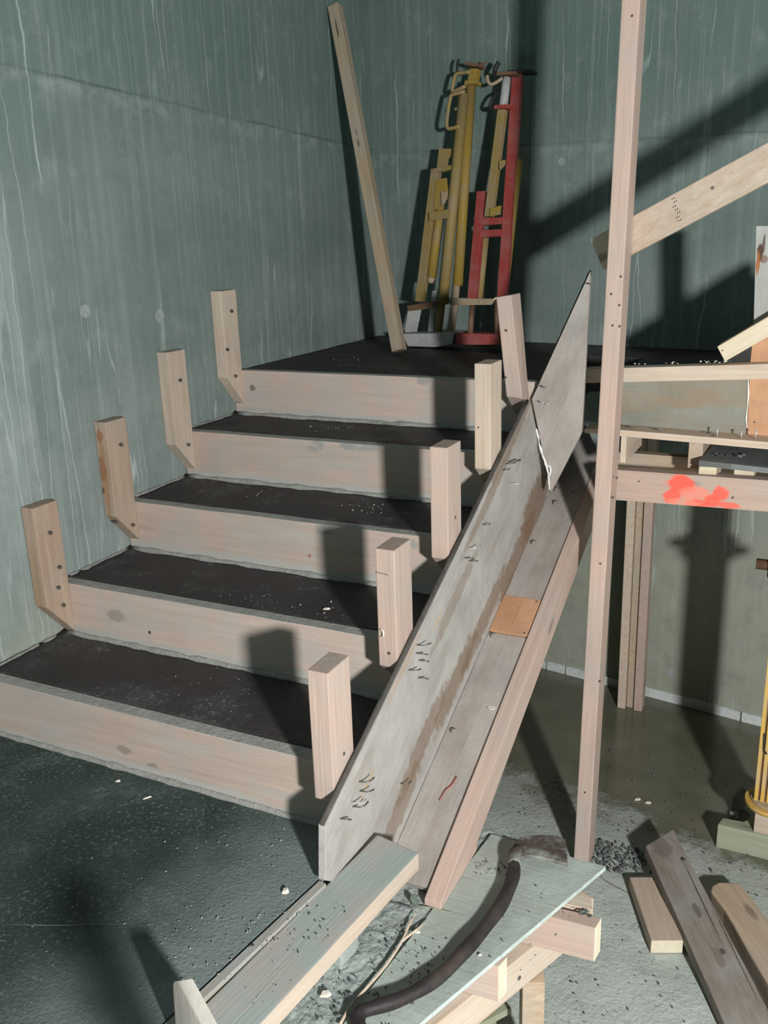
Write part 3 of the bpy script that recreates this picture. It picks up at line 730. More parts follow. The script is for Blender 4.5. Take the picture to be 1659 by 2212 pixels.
# chips, crumbs
def crumbs(name, spots, mat, label, cat, parent=None, seed=1):
    rg = random.Random(seed); bm = bmesh.new()
    for (p, rad, n, s) in spots:
        p = V(p)
        for _ in range(n):
            a = rg.random() * 6.28; q = rad * math.sqrt(rg.random())
            c = p + V(math.cos(a) * q, math.sin(a) * q * .8, s * .4)
            sz = s * rg.uniform(.35, 1.3)
            M_ = Matrix.Translation(c) @ Matrix.Rotation(rg.random() * 6, 4, V(rg.random(), rg.random(), rg.random() + .1).normalized()) @ Matrix.Diagonal((sz * rg.uniform(.8, 2.2), sz, sz * rg.uniform(.4, .8), 1))
            bmesh.ops.create_icosphere(bm, subdivisions=1, radius=.5, matrix=M_)
    me = bpy.data.meshes.new(name); bm.to_mesh(me); bm.free()
    o = link(name, me, mat, parent, Matrix.Identity(4)); tag(o, label, cat, kind='stuff'); return o
crumbs('cement_crumbs', [((1.6283, 1.1835, -0.7750), .11, 150, .012), ((1.7080, 1.1910, -0.7750), .08, 60, .010), ((1.5744, 1.2019, -0.7750), .05, 50, .012), ((1.7236, 1.5559, -0.7750), .5, 110, .006), ((1.7719, 0.6619, -0.7750), .35, 90, .005), ((1.4606, 1.3146, -0.7750), .3, 60, .005), ((2.0748, 1.1965, -0.7750), .15, 40, .006)], M['crumb'], 'dark crumbs of cement scattered on the lower floor behind the tall post', 'rubble')
crumbs('deck_crumbs', [((1.3573, -0.1682, -0.1900), .16, 70, .005), ((1.4351, -0.0878, -0.1900), .09, 40, .005), ((1.3797, -0.2988, -0.1900), .10, 60, .006), ((1.4976, 0.2349, -0.1900), .05, 30, .005), ((1.6356, 0.1452, -0.1870), .12, 16, .004), ((1.6421, -0.0141, -0.1870), .06, 8, .004)], M['crumb'], 'small cement crumbs on the sandy working deck', 'rubble')
crumbs('joist_crumbs', [((1.7533, 0.1922, -0.2030), .016, 30, .005)], M['crumb'], 'clump of cement crumbs on top of the reddish deck joist', 'rubble', seed=3)
crumbs('slab_flakes', [((1.0673, -0.0742, 0.0020), .18, 70, .004), ((0.9475, -0.3888, 0.0020), .3, 60, .0035), ((1.2522, -0.3291, 0.0020), .1, 60, .004), ((1.1154, -0.4471, 0.0020), .15, 50, .0035)], M['grey_cement'], 'pale cement flakes scattered on the dark lower slab', 'rubble', seed=5)
crumbs('plank_crumbs', [((1.3054, -0.4492, -0.0030), .05, 8, .002), ((1.3242, -0.3196, -0.0030), .03, 5, .002), ((1.3243, -0.2307, -0.0030), .02, 6, .003), ((1.2896, -0.5060, -0.0030), .03, 6, .002)], M['crumb'], 'cement crumbs stuck on the dusty flat plank', 'rubble', seed=6)
crumbs('tread_flakes', [((0.5320, 1.2291, 0.7010), .10, 10, .004), ((0.4020, 0.9161, 0.5260), .08, 9, .003), ((0.8308, 0.8925, 0.5260), .10, 26, .0032), ((0.6880, 0.4625, 0.3520), .15, 30, .0022), ((0.6865, 0.2535, 0.1770), .22, 34, .0022), ((0.9040, 0.4727, 0.3520), .1, 12, .003), ((0.3102, 1.7233, 0.8770), .1, 8, .003)], M['strip'], 'small pale flakes and chips strewn on the dark treads', 'rubble', seed=9)

def chip(p, sx, sy, sz, label, mat=None, rot=0.4, cat='wood chip', tilt=.3):
    p = V(p); bm = bmesh.new()
    pts = [(-.5, -.4), (.1, -.5), (.5, -.05), (.3, .42), (-.35, .5)]
    b = [bm.verts.new((x * sx, y * sy, 0)) for x, y in pts]; t = [bm.verts.new((x * sx * .8, y * sy * .8, sz * (1 + .5 * x))) for x, y in pts]
    bm.faces.new(b); bm.faces.new(t)
    for i in range(5): bm.faces.new((b[i], b[(i + 1) % 5], t[(i + 1) % 5], t[i]))
    bmesh.ops.recalc_face_normals(bm, faces=bm.faces)
    me = bpy.data.meshes.new('chip'); bm.to_mesh(me); bm.free()
    o = link('wood_chip', me, mat or M['chip'], None, Matrix.Translation(p) @ Matrix.Rotation(rot, 4, 'Z') @ Matrix.Rotation(tilt, 4, 'X'))
    o.location.z += sy * .5 * math.sin(abs(tilt)) * .8
    return tag(o, label, cat)
chip((1.3125, -0.2909, -0.1880), .026, .014, .008, 'white wood chip on the sand beside the dusty flat plank', tilt=.15)
chip((1.5742, -0.0490, -0.1870), .010, .006, .003, 'tiny white chip on the working deck beside the pry bar', tilt=.05)
chip((1.1948, -0.2429, 0.0010), .016, .012, .009, 'pale pebble on the dark slab near the thin edging board', tilt=.1, cat='pebble')
chip((1.6296, 1.5595, -0.7780), .026, .012, .006, 'white chip at the edge of the puddle, the one nearer the tall post', tilt=.1)
chip((1.6714, 1.5544, -0.7780), .024, .012, .006, 'white chip at the edge of the puddle, the one further from the tall post', tilt=.1, rot=.1)
chip((0.9205, 0.4598, 0.3510), .022, .010, .004, 'whitish chip on the second tread beside the second short post', tilt=.05, rot=.2)
chip((0.6768, -0.0852, 0.0010), .024, .005, .003, 'pale splinter lying on the dark slab below the lowest riser board', tilt=.05, rot=.9)
chip((0.5538, -0.0565, 0.0010), .014, .007, .004, 'small white chip on the dark slab close to the lowest riser board', tilt=.05, rot=.4)
chip((1.4167, -0.0414, -0.1880), .014, .009, .005, 'white chip beside the splintered edge of the deck sheet', tilt=.1, rot=.1)
# curled shavings on the second short post
for (p, n) in (((1.2087, 0.2425, 0.4208), 0),):
    o = tube('wood_shaving', smooth([V(p) + V(-.004, -.002, -.012), V(p) + V(.004, -.006, -.008), V(p) + V(.003, -.005, .004), V(p) + V(-.003, -.004, .008)], 4), .0022, M['chip'], None, seg=6)
    tag(o, 'curled pale shaving stuck on the second short post', 'shaving')
# leaf on its stalk
lf = thing('fallen_leaf', (1.3636, 0.0521, -0.1880), 'small grey-green leaf on a thin stalk at the foot of the soffit boards', 'leaf')
P = [V((1.3703, 0.0374, -0.1880)), V((1.3609, 0.0396, -0.1780)), V((1.3594, 0.0488, -0.1720)), V((1.3731, 0.0487, -0.1700)), V((1.3851, 0.0407, -0.1760)), V((1.3832, 0.0362, -0.1840))]
prism('leaf_blade', P, (0, .0, .0012), M['leaf'], parent=lf, bev=0)
tube('stalk', [V((1.3715, 0.0349, -0.1870)), V((1.4124, 0.0448, -0.1860)), V((1.4660, 0.0492, -0.1870))], .0012, M['wood_green'], lf, seg=5)
tw = tube('dark_twig', smooth([(1.3108, 0.0234, -0.1880), (1.3340, 0.0222, -0.1860), (1.3574, 0.0252, -0.1870), (1.3750, 0.0243, -0.1870)], 4), [.0012] * 6 + [.0022] * 7, M['crumb'], None, seg=6)
tag(tw, 'dark crusted twig on the sand below the soffit boards', 'twig')
wr = tube('thin_wire', smooth([(1.7253, 0.4690, -0.3000), (1.6979, 0.6954, -0.5000), (1.6890, 0.9305, -0.7000), (1.7163, 1.0108, -0.7770)], 6), .0009, M['nail'], None, seg=5)
tag(wr, 'thin wire hanging from the deck corner down to the lower floor', 'wire')

# ================================================================ PRY BAR
pb_ = thing('pry_bar', (1.5333, -0.0498, -0.1850), 'long rusty-dark pry bar with a split claw lying on the working deck', 'pry bar')
ax = [(1.5478, 0.2950, -0.1580), (1.5527, 0.2612, -0.1580), (1.5644, 0.2189, -0.1600), (1.5714, 0.1658, -0.1650), (1.5698, 0.0988, -0.1710), (1.5586, 0.0146, -0.1730), (1.5439, -0.0625, -0.1730), (1.5269, -0.1383, -0.1730), (1.5007, -0.1994, -0.1730), (1.4662, -0.2517, -0.1730), (1.4264, -0.2921, -0.1730), (1.4077, -0.3149, -0.1730), (1.4140, -0.3354, -0.1740), (1.4306, -0.3509, -0.1760)]
pth = smooth(ax, 5)
tube('shaft', pth, [.0165 + .001 * math.sin(i * .7) for i in range(len(pth))], M['bar'], pb_, seg=6)
# claw: a curved plate with a V notch
cl_top = [(1.5358, 0.2825, -0.1600), (1.5336, 0.3190, -0.1620), (1.5405, 0.3443, -0.1630), (1.5601, 0.3663, -0.1650), (1.5910, 0.3893, -0.1700), (1.6227, 0.4107, -0.1780), (1.6445, 0.4092, -0.1820), (1.6594, 0.3731, -0.1840)]
cl_not = [(1.6308, 0.3601, -0.1780)]
cl_bot = [(1.6622, 0.3582, -0.1840), (1.6738, 0.3205, -0.1860), (1.6444, 0.3129, -0.1800), (1.6049, 0.3020, -0.1720), (1.5790, 0.2866, -0.1650), (1.5663, 0.2650, -0.1620), (1.5555, 0.2457, -0.1600)]
prism('claw', [V(p) for p in cl_top + cl_not + cl_bot], (.0, -.001, .011), M['claw'], (1, 0, -.2), pb_, bev=.003)
tube('claw_neck', smooth([(1.5584, 0.2404, -0.1580), (1.5508, 0.2708, -0.1570), (1.5528, 0.2986, -0.1590), (1.5668, 0.3250, -0.1660)], 4), [.0165] * 5 + [.0175, .0175, .017, .016, .014, .012, .010, .006], M['claw'], pb_, seg=8)

# ================================================================ TALL POST, BRACE
p0 = V((1.5013, 1.0900, -0.7292)); p1 = V((1.5148, 1.2600, 1.9823)); dv = (p1 - p0).normalized()
foot = p0 + dv * ((FZ + .001 - p0.z) / dv.z); head = p0 + dv * ((3.0 - p0.z) / dv.z)
tp = prism('tall_post', [foot, foot + V(.052, 0, 0), foot + V(.052, .092, 0), foot + V(0, .092, 0)], head - foot, M['wood'], (0, 0, 1), bev=.004)
# grain runs along the post
mw = tp.matrix_world.copy(); tp.data.transform(mw)
x = dv; y = V(1, 0, 0) - x * x.x; y.normalize(); z = x.cross(y)
m2 = Matrix((x, y, z)).transposed().to_4x4(); m2.translation = (foot + head) / 2
tp.data.transform(m2.inverted()); tp.matrix_world = m2
tag(tp, 'tall upright timber post standing on the lower floor in front of the landing edge', 'timber post')
for p in ((1.5462, 1.2550, 1.9380), (1.5546, 1.2000, 1.2291), (1.5289, 1.1950, 1.1783), (1.5551, 1.1950, 1.1458), (1.5379, 1.1900, 1.0858), (1.5588, 1.1900, 1.0833), (1.5763, 1.1600, 0.6175), (1.5571, 1.1200, -0.0728), (1.5287, 1.0950, -0.4899), (1.5673, 1.1600, 0.5534), (1.5395, 1.1450, 0.3329)):
    p = V(p); s = (p.z - foot.z) / (head - foot).z; yy = foot.y + (head - foot).y * s
    hole(tp, (p.x, yy, p.z), (0, -1, 0), .0038)
YB = 1.295
br = prism('diagonal_brace', [(1.4202, 1.3690, 1.3366), (1.4688, 1.3515, 1.2431), (1.9454, 1.1799, 1.4736), (2.5980, 0.9450, 1.7850), (2.5837, 0.9501, 1.8806), (1.9367, 1.1831, 1.5757)], (0, .045, 0), M['wood_tan2'] if 'wood_tan2' in M else M['wood_pale'], V((1.9454, 1.1799, 1.4736)) - V((1.4688, 1.3515, 1.2431)), bev=.003)
tag(br, 'broad sloping timber brace nailed behind the tall post', 'brace')
# stencilled mill stamp on the brace
a = V((1.6818, 1.2748, 1.4507)) - V(0, .0006, 0); b = V((1.7098, 1.2647, 1.3788)) - V(0, .0006, 0)
u_ = (b - a); e_ = u_.normalized(); s_ = V((1.7470, 1.2514, 1.4359)) - V((1.6107, 1.3004, 1.3728)); s_.normalize()
for i in range(7):
    c = a + u_ * ((i + .5) / 7) + s_ * (.004 * math.sin(i * 2.1))
    h = .0045 + .0015 * ((i * 3) % 2)
    for j in range(2):
        cc = c + s_ * (.0035 * (j * 2 - 1))
        prism('stamp_mark', [cc - e_ * .0022 - s_ * .0012, cc + e_ * .0022 - s_ * .0012, cc + e_ * (.0022 if j else .001) + s_ * .0012, cc - e_ * .0022 + s_ * .0012], (0, .0008, 0), M['stamp'] if 'stamp' in M else M['black'], parent=br, bev=0)
hole(br, (1.7977, 1.2331, 1.4681), (0, -1, 0), .005)

# ================================================================ LANDING EDGE SHUTTERING
YF = 1.38
o = prism('top_waler', [(1.4112, 1.3800, 0.9250), (1.4127, 1.3800, 0.8774), (1.9770, 1.3800, 0.9127), (2.2760, 1.3800, 0.9321), (2.2708, 1.3800, 0.9788), (1.9731, 1.3800, 0.9590)], (0, .055, 0), M['wood_pale'], (1, 0, .03), bev=.003, rough=.001)
tag(o, 'upper horizontal timber along the landing edge, behind the tall post', 'beam')
crumbs('waler_crumbs', [((1.5842, 1.4000, 0.9429), .02, 6, .005), ((1.6857, 1.4000, 0.9490), .03, 9, .005), ((1.8118, 1.4000, 0.9557), .04, 12, .005), ((1.8537, 1.3900, 0.9597), .01, 3, .006)], M['chip'], 'pale crumbs along the top of the upper landing timber', 'rubble', seed=11)
PS = thing('landing_edge_shuttering', (1.9, 1.44, .8), 'grey plywood edge panel of the landing between two horizontal timbers', 'shuttering')
g_ = prism('grey_panel', [(1.4919, 1.4360, 0.8812), (1.4983, 1.4360, 0.7196), (1.9261, 1.4360, 0.7161), (1.9163, 1.4360, 0.9122)], (0, PLY, 0), M['ply_grey'], (1, 0, 0), PS, bev=.001)
fo = tube('joint_foam', [V(p) + V(.002 * random.uniform(-1, 1), 0, 0) for p in ((1.9172, 1.4340, 0.9038), (1.9194, 1.4340, 0.8572), (1.9201, 1.4340, 0.8131), (1.9216, 1.4340, 0.7761), (1.9226, 1.4340, 0.7463))], [.002, .003, .0015, .003, .002], M['foam'], PS, seg=6)
op = prism('orange_panel', [(1.9189, 1.4370, 1.0494), (1.9174, 1.4370, 0.9496), (1.9263, 1.4370, 0.7129), (2.3022, 1.4370, 0.7053), (2.2703, 1.4370, 1.2582)], (0, PLY, 0), M['ply_orange'], (0, 0, 1), PS, bev=.002)
bt = prism('shade_wedge', [(1.8352, 1.4400, 0.9467), (1.8364, 1.4400, 0.9686), (1.9173, 1.4400, 1.0490), (1.9160, 1.4400, 0.9463)], (0, .012, 0), M['black'], (1, 0, 0), PS, bev=.001)  # black wedge added under the offcut to fill out its shadow
bt['label'] = 'small black wedge added to widen the shadow on the back wall'
op['label'] = 'orange plywood panel stained with cement'
hole(op, (1.9455, 1.4360, 0.7667), (0, -1, 0), .003)
up_ = prism('standing_board', [(1.9041, 1.4120, 1.3612), (1.9227, 1.4120, 1.0296), (1.9948, 1.4120, 1.0752), (1.9791, 1.4120, 1.3588)], (0, .022, 0), M['ply_orange'], (0, 0, 1), bev=.002)
up_.location.z += .0
tag(up_, 'upright grey board with a rust-brown stain, standing on end above the landing edge', 'board')
marked(up_, [((1.9218, 1.4120, 1.2853), (.030, .008, .05), (0.075, 0.035, 0.02), .95), ((1.9182, 1.4120, 1.2493), (.034, .006, .05), (0.34, 0.12, 0.03), .9), ((1.9302, 1.4120, 1.3077), (.030, .004, .05), (0.09, 0.05, 0.03), .85), ((1.9337, 1.4120, 1.2651), (.012, .012, .05), (0.16, 0.08, 0.05), .7)], ply_face, 'rust_stained_grey_board', (0.46, 0.475, 0.45), (0.34, 0.34, 0.31), .4)
# small sloping timber leaning on it
o = prism('sloping_offcut', [(1.8270, 1.3450, 1.0115), (1.8529, 1.3450, 0.9671), (1.9688, 1.3450, 1.0434), (2.1888, 1.3450, 1.1897), (2.1821, 1.3450, 1.2531), (1.9638, 1.3450, 1.1029)], (0, .088, 0), M['wood_fresh'], (0.1158, 0.0000, 0.0762), bev=.002)
tag(o, 'fresh pale sloping timber resting on the landing edge in front of the upright board', 'timber')
hole(o, (1.8439, 1.3440, 1.0008), (0, -1, 0), .0025)

led = prism('ledge_board', [(1.4262, 1.3450, 0.7317), (1.4267, 1.3450, 0.7176), (1.5539, 1.3450, 0.7134), (1.9971, 1.3450, 0.7021), (2.2407, 1.3450, 0.6959), (2.2382, 1.3450, 0.7196), (1.9952, 1.3450, 0.7252), (1.5530, 1.3450, 0.7350)], (0, .095, 0), M['wood_pale'], (1, 0, 0), bev=.002)
tag(led, 'thin horizontal ledge board below the grey panel, with nails standing on it', 'board')
for p in ((1.8447, 1.3600, 0.7310), (1.9161, 1.3600, 0.7284), (1.9572, 1.3650, 0.7315)): nail(led, p, (0, 0, 1), .022, mat=M['nail_bright'], r=.0022, head=True)
for p in ((1.6667, 1.3700, 0.7325), (1.8310, 1.3700, 0.7310), (1.5777, 1.3700, 0.7362)): nail(led, p, (-.5, 0, .5), .018, bend=(-.6, .2, -.3))
b2 = prism('lower_waler', [(1.5237, 1.3450, 0.5998), (1.5279, 1.3450, 0.4943), (2.0137, 1.3450, 0.5029), (2.2604, 1.3450, 0.5083), (2.2499, 1.3450, 0.6086), (2.0053, 1.3450, 0.6041)], (0, .05, 0), M['wood'], (1, 0, 0), bev=.003)
tag(b2, 'lower horizontal timber of the landing edge, splashed with red spray paint', 'beam')
RED = (0.95, 0.125, 0.085)
marked(b2, [((1.7485, 1.3450, 0.5690), (.046, .032, .09), RED, .95), ((1.7219, 1.3450, 0.5260), (.030, .024, .09), RED, .9), ((1.7904, 1.3450, 0.5419), (.046, .026, .09), (0.92, 0.26, 0.19), .7), ((1.7997, 1.3450, 0.5071), (.036, .015, .09), RED, .85), ((1.8456, 1.3450, 0.5225), (.026, .020, .09), RED, .9), ((1.8704, 1.3450, 0.5495), (.024, .028, .09), RED, .9), ((1.8940, 1.3450, 0.5119), (.034, .011, .09), RED, .8), ((1.7608, 1.3450, 0.5078), (.05, .014, .09), (0.85, 0.30, 0.22), .6)],
       wood, 'spray_painted_timber', (0.56, 0.42, 0.35), (0.44, 0.32, 0.26), .3)
hole(b2, (1.9073, 1.3440, 0.5396), (0, -1, 0), .004); hole(b2, (1.6134, 1.3440, 0.5666), (0, -1, 0), .003)
# spacer block and joists between the two
o = box('spacer_block', (1.548, 1.348, .625), (1.566, 1.62, .713), M['wood_pale'], grain=(0, 1, 0), bev=.002)
tag(o, 'small spacer timber between ledge board and lower landing timber, beside the tall post', 'timber block')
for i, x in enumerate((1.75, 2.2, 2.65)):
    o = box('landing_joist', (x, 1.445, .60), (x + .045, wy(x) - .02, .698), M['wood_tan'], grain=(0, 1, 0))
    tag(o, ('dark joist under the landing, the first seen through the gap right of the tall post', 'joist under the landing above the yellow prop', 'joist under the landing beyond the picture edge')[i], 'joist', 'joists under the landing')
o = box('soffit_sheet', (1.47, 1.46, .700), (3.1, wy(3.1) - .0, .7245), M['ply_dark'], bev=.001)
tag(o, 'dark soffit sheet under the landing slab at the right', 'panel')
o = box('landing_ledger', (1.47, 1.60, .50), (2.9, 1.645, .5985), M['wood_tan'], bev=.003)
tag(o, 'ledger timber under the landing joists, half hidden in shadow', 'beam')

# bracket shelf in front
shf = prism('filmed_ply_shelf', [(1.7939, 1.3717, 0.6280), (2.0038, 1.3378, 0.6280), (2.1862, 1.3139, 0.6280), (2.1802, 1.6414, 0.6280), (1.8082, 1.6552, 0.6280)], (0, 0, .018), M['ply_dark'], (1, 0, 0), bev=.001)
tag(shf, 'black-edged plywood shelf propped in front of the lower landing timber', 'shelf')
for i in range(3):
    a = V((1.7939, 1.3717, 0.6280)); b = V((2.1862, 1.3139, 0.6280)); n = (b - a).normalized(); f = V(n.y, -n.x, 0)
    z = .0035 + i * .0055
    prism('ply_layer', [a + f * .0002 + V(0, 0, z), b + f * .0002 + V(0, 0, z), b + f * .0002 + V(0, 0, z + .0022), a + f * .0002 + V(0, 0, z + .0022)], f * .0012, M['ply_edge'], n, shf, bev=0)
sa = V((1.7946, 1.3674, 0.6260))
o = prism('shelf_joist', [sa + V(.001, .001, 0), sa + V(.055, .004, 0), sa + V(.055, .17, 0), sa + V(.001, .17, 0)], (0, 0, -.098), M['wood_fresh'], (0, 1, 0), bev=.002)
tag(o, 'fresh timber joist end under the near corner of the plywood shelf', 'timber block')
o = prism('shelf_cleat', [sa + V(.105, .03, 0), sa + V(.165, .035, 0), sa + V(.165, .17, 0), sa + V(.105, .17, 0)], (0, 0, -.042), M['wood_fresh'], (0, 1, 0), bev=.002)
tag(o, 'small square cleat under the plywood shelf beside its joist', 'timber block')
crumbs('shelf_crumbs', [((1.8759, 1.4566, 0.6470), .05, 14, .008)], M['crumb'], 'dark scraps on the plywood shelf', 'rubble', seed=12)

# studs under the landing
sd_ = thing('double_stud', (1.44, 2.29, FZ), 'built-up upright of three studs under the landing, standing in the puddle', 'stud')
f0 = V((1.3969, 2.2550, -0.7800)); fx = V((1.4381, 2.2628, -0.7800))
for i, (u0, u1, dy, mt) in enumerate(((0, .036, 0, 'wood_pale'), (.038, .072, .022, 'wood_tan'), (.074, .112, .004, 'wood'))):
    A = f0 + V(u0, dy, .0008); B = f0 + V(u1, dy, .0008)
    prism('stud', [A, B, B + V(0, .07, 0), A + V(0, .07, 0)], (0, 0, .598 - FZ), M[mt], (0, 0, 1), sd_, bev=.003)

# ================================================================ YELLOW PROP AT THE RIGHT EDGE
pr = thing('ribbed_steel_prop', (2.10, 1.44, -.58), 'ribbed yellow prop on a round base plate standing on timber packing', 'prop')
px, py = 2.108, 1.44
for i in range(6):
    x = px - .05 + i * .02
    box('rib', (x - .0065, py - .035, -.575), (x + .0065, py + .035, .55), M['prop_yellow'], pr, (0, 0, 1), bev=.002)
box('core', (px - .052, py - .026, -.575), (px + .052, py + .026, .55), M['rust'], pr, (0, 0, 1), bev=.001)
tube('base_plate', [(px, py, -.590), (px, py, -.574)], .088, M['prop_yellow'], pr, seg=28)
tube('base_rim', [(px, py, -.574), (px, py, -.566)], .07, M['bare'], pr, seg=28)
tube('collar', [(px, py, .26), (px, py, .33)], .085, M['rust'], pr, seg=20)
tube('collar_handle', [(px - .12, py, .295), (px + .12, py, .295)], .018, M['rust'], pr, seg=10)
box('head_plate', (px - .07, py - .042, .55), (px + .07, py + .042, .5695), M['prop_yellow'], pr)
tube('wire_tie', [(px - .044, py - .036, -.30), (px - .040, py - .040, -.36), (px - .030, py - .039, -.375)], .003, M['black'], pr, seg=6)
o = box('prop_head_timber', (px - .10, py - .04, .5705), (px + .5, py + .04, .5995), M['wood_tan'])
tag(o, 'timber on the head of the ribbed yellow prop, under the landing', 'beam')
# packing
D0 = V((1.9423, 1.3846, -0.7800))
o = prism('packing_timber', [D0, D0 + V(.30, -.004, 0), D0 + V(.30, .10, 0), D0 + V(.115, .095, 0), D0 + V(.08, .055, 0), D0 + V(.012, .048, 0)], (0, 0, .096), M['wood_green'], (1, 0, 0), bev=.004, rough=.002)
tag(o, 'greenish split timber on the lower floor, bottom packing of the yellow prop', 'timber block')
E0 = V((2.0607, 1.3878, -0.6830))
o = prism('packing_timber', [E0, E0 + V(.26, -.01, 0), E0 + V(.26, .12, 0), E0 + V(.0, .12, 0)], (0, 0, .092), M['wood_pale'], (1, 0, 0), bev=.003)
tag(o, 'squared pale timber directly under the base plate of the yellow prop', 'timber block')
o = prism('packing_timber', [E0 + V(.05, .055, -.098), E0 + V(.26, .055, -.098), E0 + V(.26, .12, -.098), E0 + V(.05, .12, -.098)], (0, 0, .097), M['wood_tan'], (1, 0, 0), bev=.003)
tag(o, 'rear packing timber hidden behind the greenish split timber', 'timber block')
def rock(name, p, r, mat, label, cat, sc=(1, 1, 1), rot=.5):
    bm = bmesh.new(); bmesh.ops.create_icosphere(bm, subdivisions=2, radius=r)
    for v in bm.verts:
        n = v.co.normalized(); v.co += n * r * .35 * noise.noise(n * 1.7 + V(p))
        v.co.x *= sc[0]; v.co.y *= sc[1]; v.co.z *= sc[2]
    for _ in range(5):
        q = V(random.uniform(-1, 1), random.uniform(-1, 1), random.uniform(-1, 1)).normalized()
        bmesh.ops.bisect_plane(bm, geom=bm.verts[:] + bm.edges[:] + bm.faces[:], plane_co=q * r * .62 * sc[2], plane_no=q, clear_outer=True)
        bmesh.ops.holes_fill(bm, edges=bm.edges)
    bmesh.ops.recalc_face_normals(bm, faces=bm.faces)
    me = bpy.data.meshes.new(name); bm.to_mesh(me); bm.free()
    o = link(name, me, mat, None, Matrix.Translation(V(p)) @ Matrix.Rotation(rot, 4, V(.3, .5, 1).normalized()))
    return tag(o, label, cat)
bf = V((1.9799, 1.6349, -0.7750))
o = prism('offcut_block', [bf + V(-.012, 0, 0), bf + V(.015, -.010, .0), bf + V(.045, .02, .03), bf + V(.045, .03, .075), bf + V(.02, .03, .085), bf + V(-.012, .01, .045)], (.008, .05, .0), M['grey_cement'], (1, 0, 0), bev=.003)
tag(o, 'small tilted grey offcut standing behind the greenish split timber', 'offcut')
o = chip(V((1.9804, 1.5704, -0.7780)) + V(0, .02, 0), .04, .03, .018, 'pale broken stone lying behind the greenish split timber', M['grey_cement'], cat='stone', tilt=.1)

# ================================================================ LOOSE TIMBERS ON THE LOWER FLOOR
a = [V(p) for p in ((1.7090, 1.0434, -0.7310), (1.7904, 1.0743, -0.7310), (1.9208, 0.8112, -0.7310), (1.8207, 0.7749, -0.7310))]
dl = ((a[3] - a[0]) + (a[2] - a[1])).normalized()
wd = V(-dl.y, dl.x, 0); c0_ = sum(a, Vector()) / 4; L = ((a[3] - a[0]).length + (a[2] - a[1]).length) / 2
o = board('short_offcut', c0_ - dl * L / 2 - V(0, 0, .0238), c0_ + dl * L / 2 - V(0, 0, .0238), .098, .047, wd, M['wood_pale'], endmat=M['end_grain'], bev=.003)
tag(o, 'short pale timber offcut on the lower floor beside the weathered grey plank', 'timber')
# grey plank, its far end propped up
Bl = V(1.733, 1.166, -.677); Br = V(1.8195, 1.171, -.592)
n0 = (Br - Bl)
tl = V((1.7356, 1.1356, -0.6650)); tr = V((1.8108, 1.2313, -0.6400)); ll = V((2.0659, 0.5453, -0.7350)); lr = V((2.1927, 0.6027, -0.7350))
o = prism('grey_plank', [tl, tr, lr + (lr - tr) * .25, ll + (ll - tl) * .25], V(0, 0, -.042), M['wood_grey'], ll - tl, bev=.004, rough=.0015)
tag(o, 'weathered grey plank with a crack, lying askew over the lower floor', 'plank')
hole(o, (1.8677, 1.0983, -0.6520), (0, 0, 1), .006)
marked(o, [((1.9367, 0.9137, -0.6750), (.03, .010, .05), (0.10, 0.085, 0.08), .7), ((2.0286, 0.7871, -0.6950), (.012, .010, .05), (0.06, 0.05, 0.05), .8), ((2.0228, 0.7623, -0.7000), (.04, .014, .05), (0.17, 0.13, 0.11), .6), ((1.9531, 0.9440, -0.6700), (.16, .0022, .05), (0.04, 0.03, 0.03), .9), ((2.0680, 0.7865, -0.7000), (.22, .002, .05), (0.05, 0.04, 0.035), .8), ((1.7905, 1.1371, -0.6550), (.05, .03, .05), (0.15, 0.12, 0.10), .6)], wood, 'cracked_grey_timber', (0.29, 0.255, 0.22), (0.17, 0.14, 0.115), .5, (0.33, 0.33, 0.31), knots=False)
c = (tl + tr) / 2 + (ll - tl).normalized() * .10
o = prism('packing_piece', [V(c.x - .04, c.y - .02, FZ + .003), V(c.x + .05, c.y + .01, FZ + .003), V(c.x + .03, c.y - .03, FZ + .003), V(c.x - .03, c.y - .06, FZ + .003)], (0, 0, c.z - .048 - FZ - .004), M['wood_tan'])
tag(o, 'stub hidden under the raised end of the weathered grey plank', 'timber block')
pts = [(1.9642, 1.0354, -0.7000), (1.9648, 1.0646, -0.7000), (1.9817, 1.0916, -0.7000), (2.0422, 1.1159, -0.7000), (2.0549, 1.1020, -0.7000), (2.1415, 0.9765, -0.7000), (2.2808, 0.7667, -0.7000), (2.2180, 0.5973, -0.7000), (2.0150, 0.9649, -0.7000)]
o = prism('brown_plank', pts, (0, 0, -.072), M['wood_tan'], V((2.1415, 0.9765, -0.7000)) - V((2.0549, 1.1020, -0.7000)), bev=.006, rough=.002)
tag(o, 'thick brown timber with a rounded end at the right edge, beside the grey plank', 'timber')

# ================================================================ BOARD STUB AT THE BOTTOM, ADDED SHADOW POST BELOW THE PICTURE
o = prism('upright_board_stub', [(1.2387, -0.6650, 0.1439), (1.2438, -0.6650, 0.1528), (1.2522, -0.6650, 0.1562), (1.3159, -0.6650, 0.0399), (1.2292, -0.6650, 0.0012)], (.020, .016, 0), M['wood_dusty'], (0, 0, 1), bev=.003)
tag(o, 'pale timber stub with a rounded corner standing on the dark slab edge', 'timber block')
o = board('shadow_post', (1.93, -1.18, FZ + .003), (1.93, -1.18, .60), .07, .06, (1, 1, 0), M['wood_tan'])  # out of view, added as caster of the soft slab shadow
tag(o, 'timber post standing below the picture whose soft shadow crosses the dark slab', 'timber post')

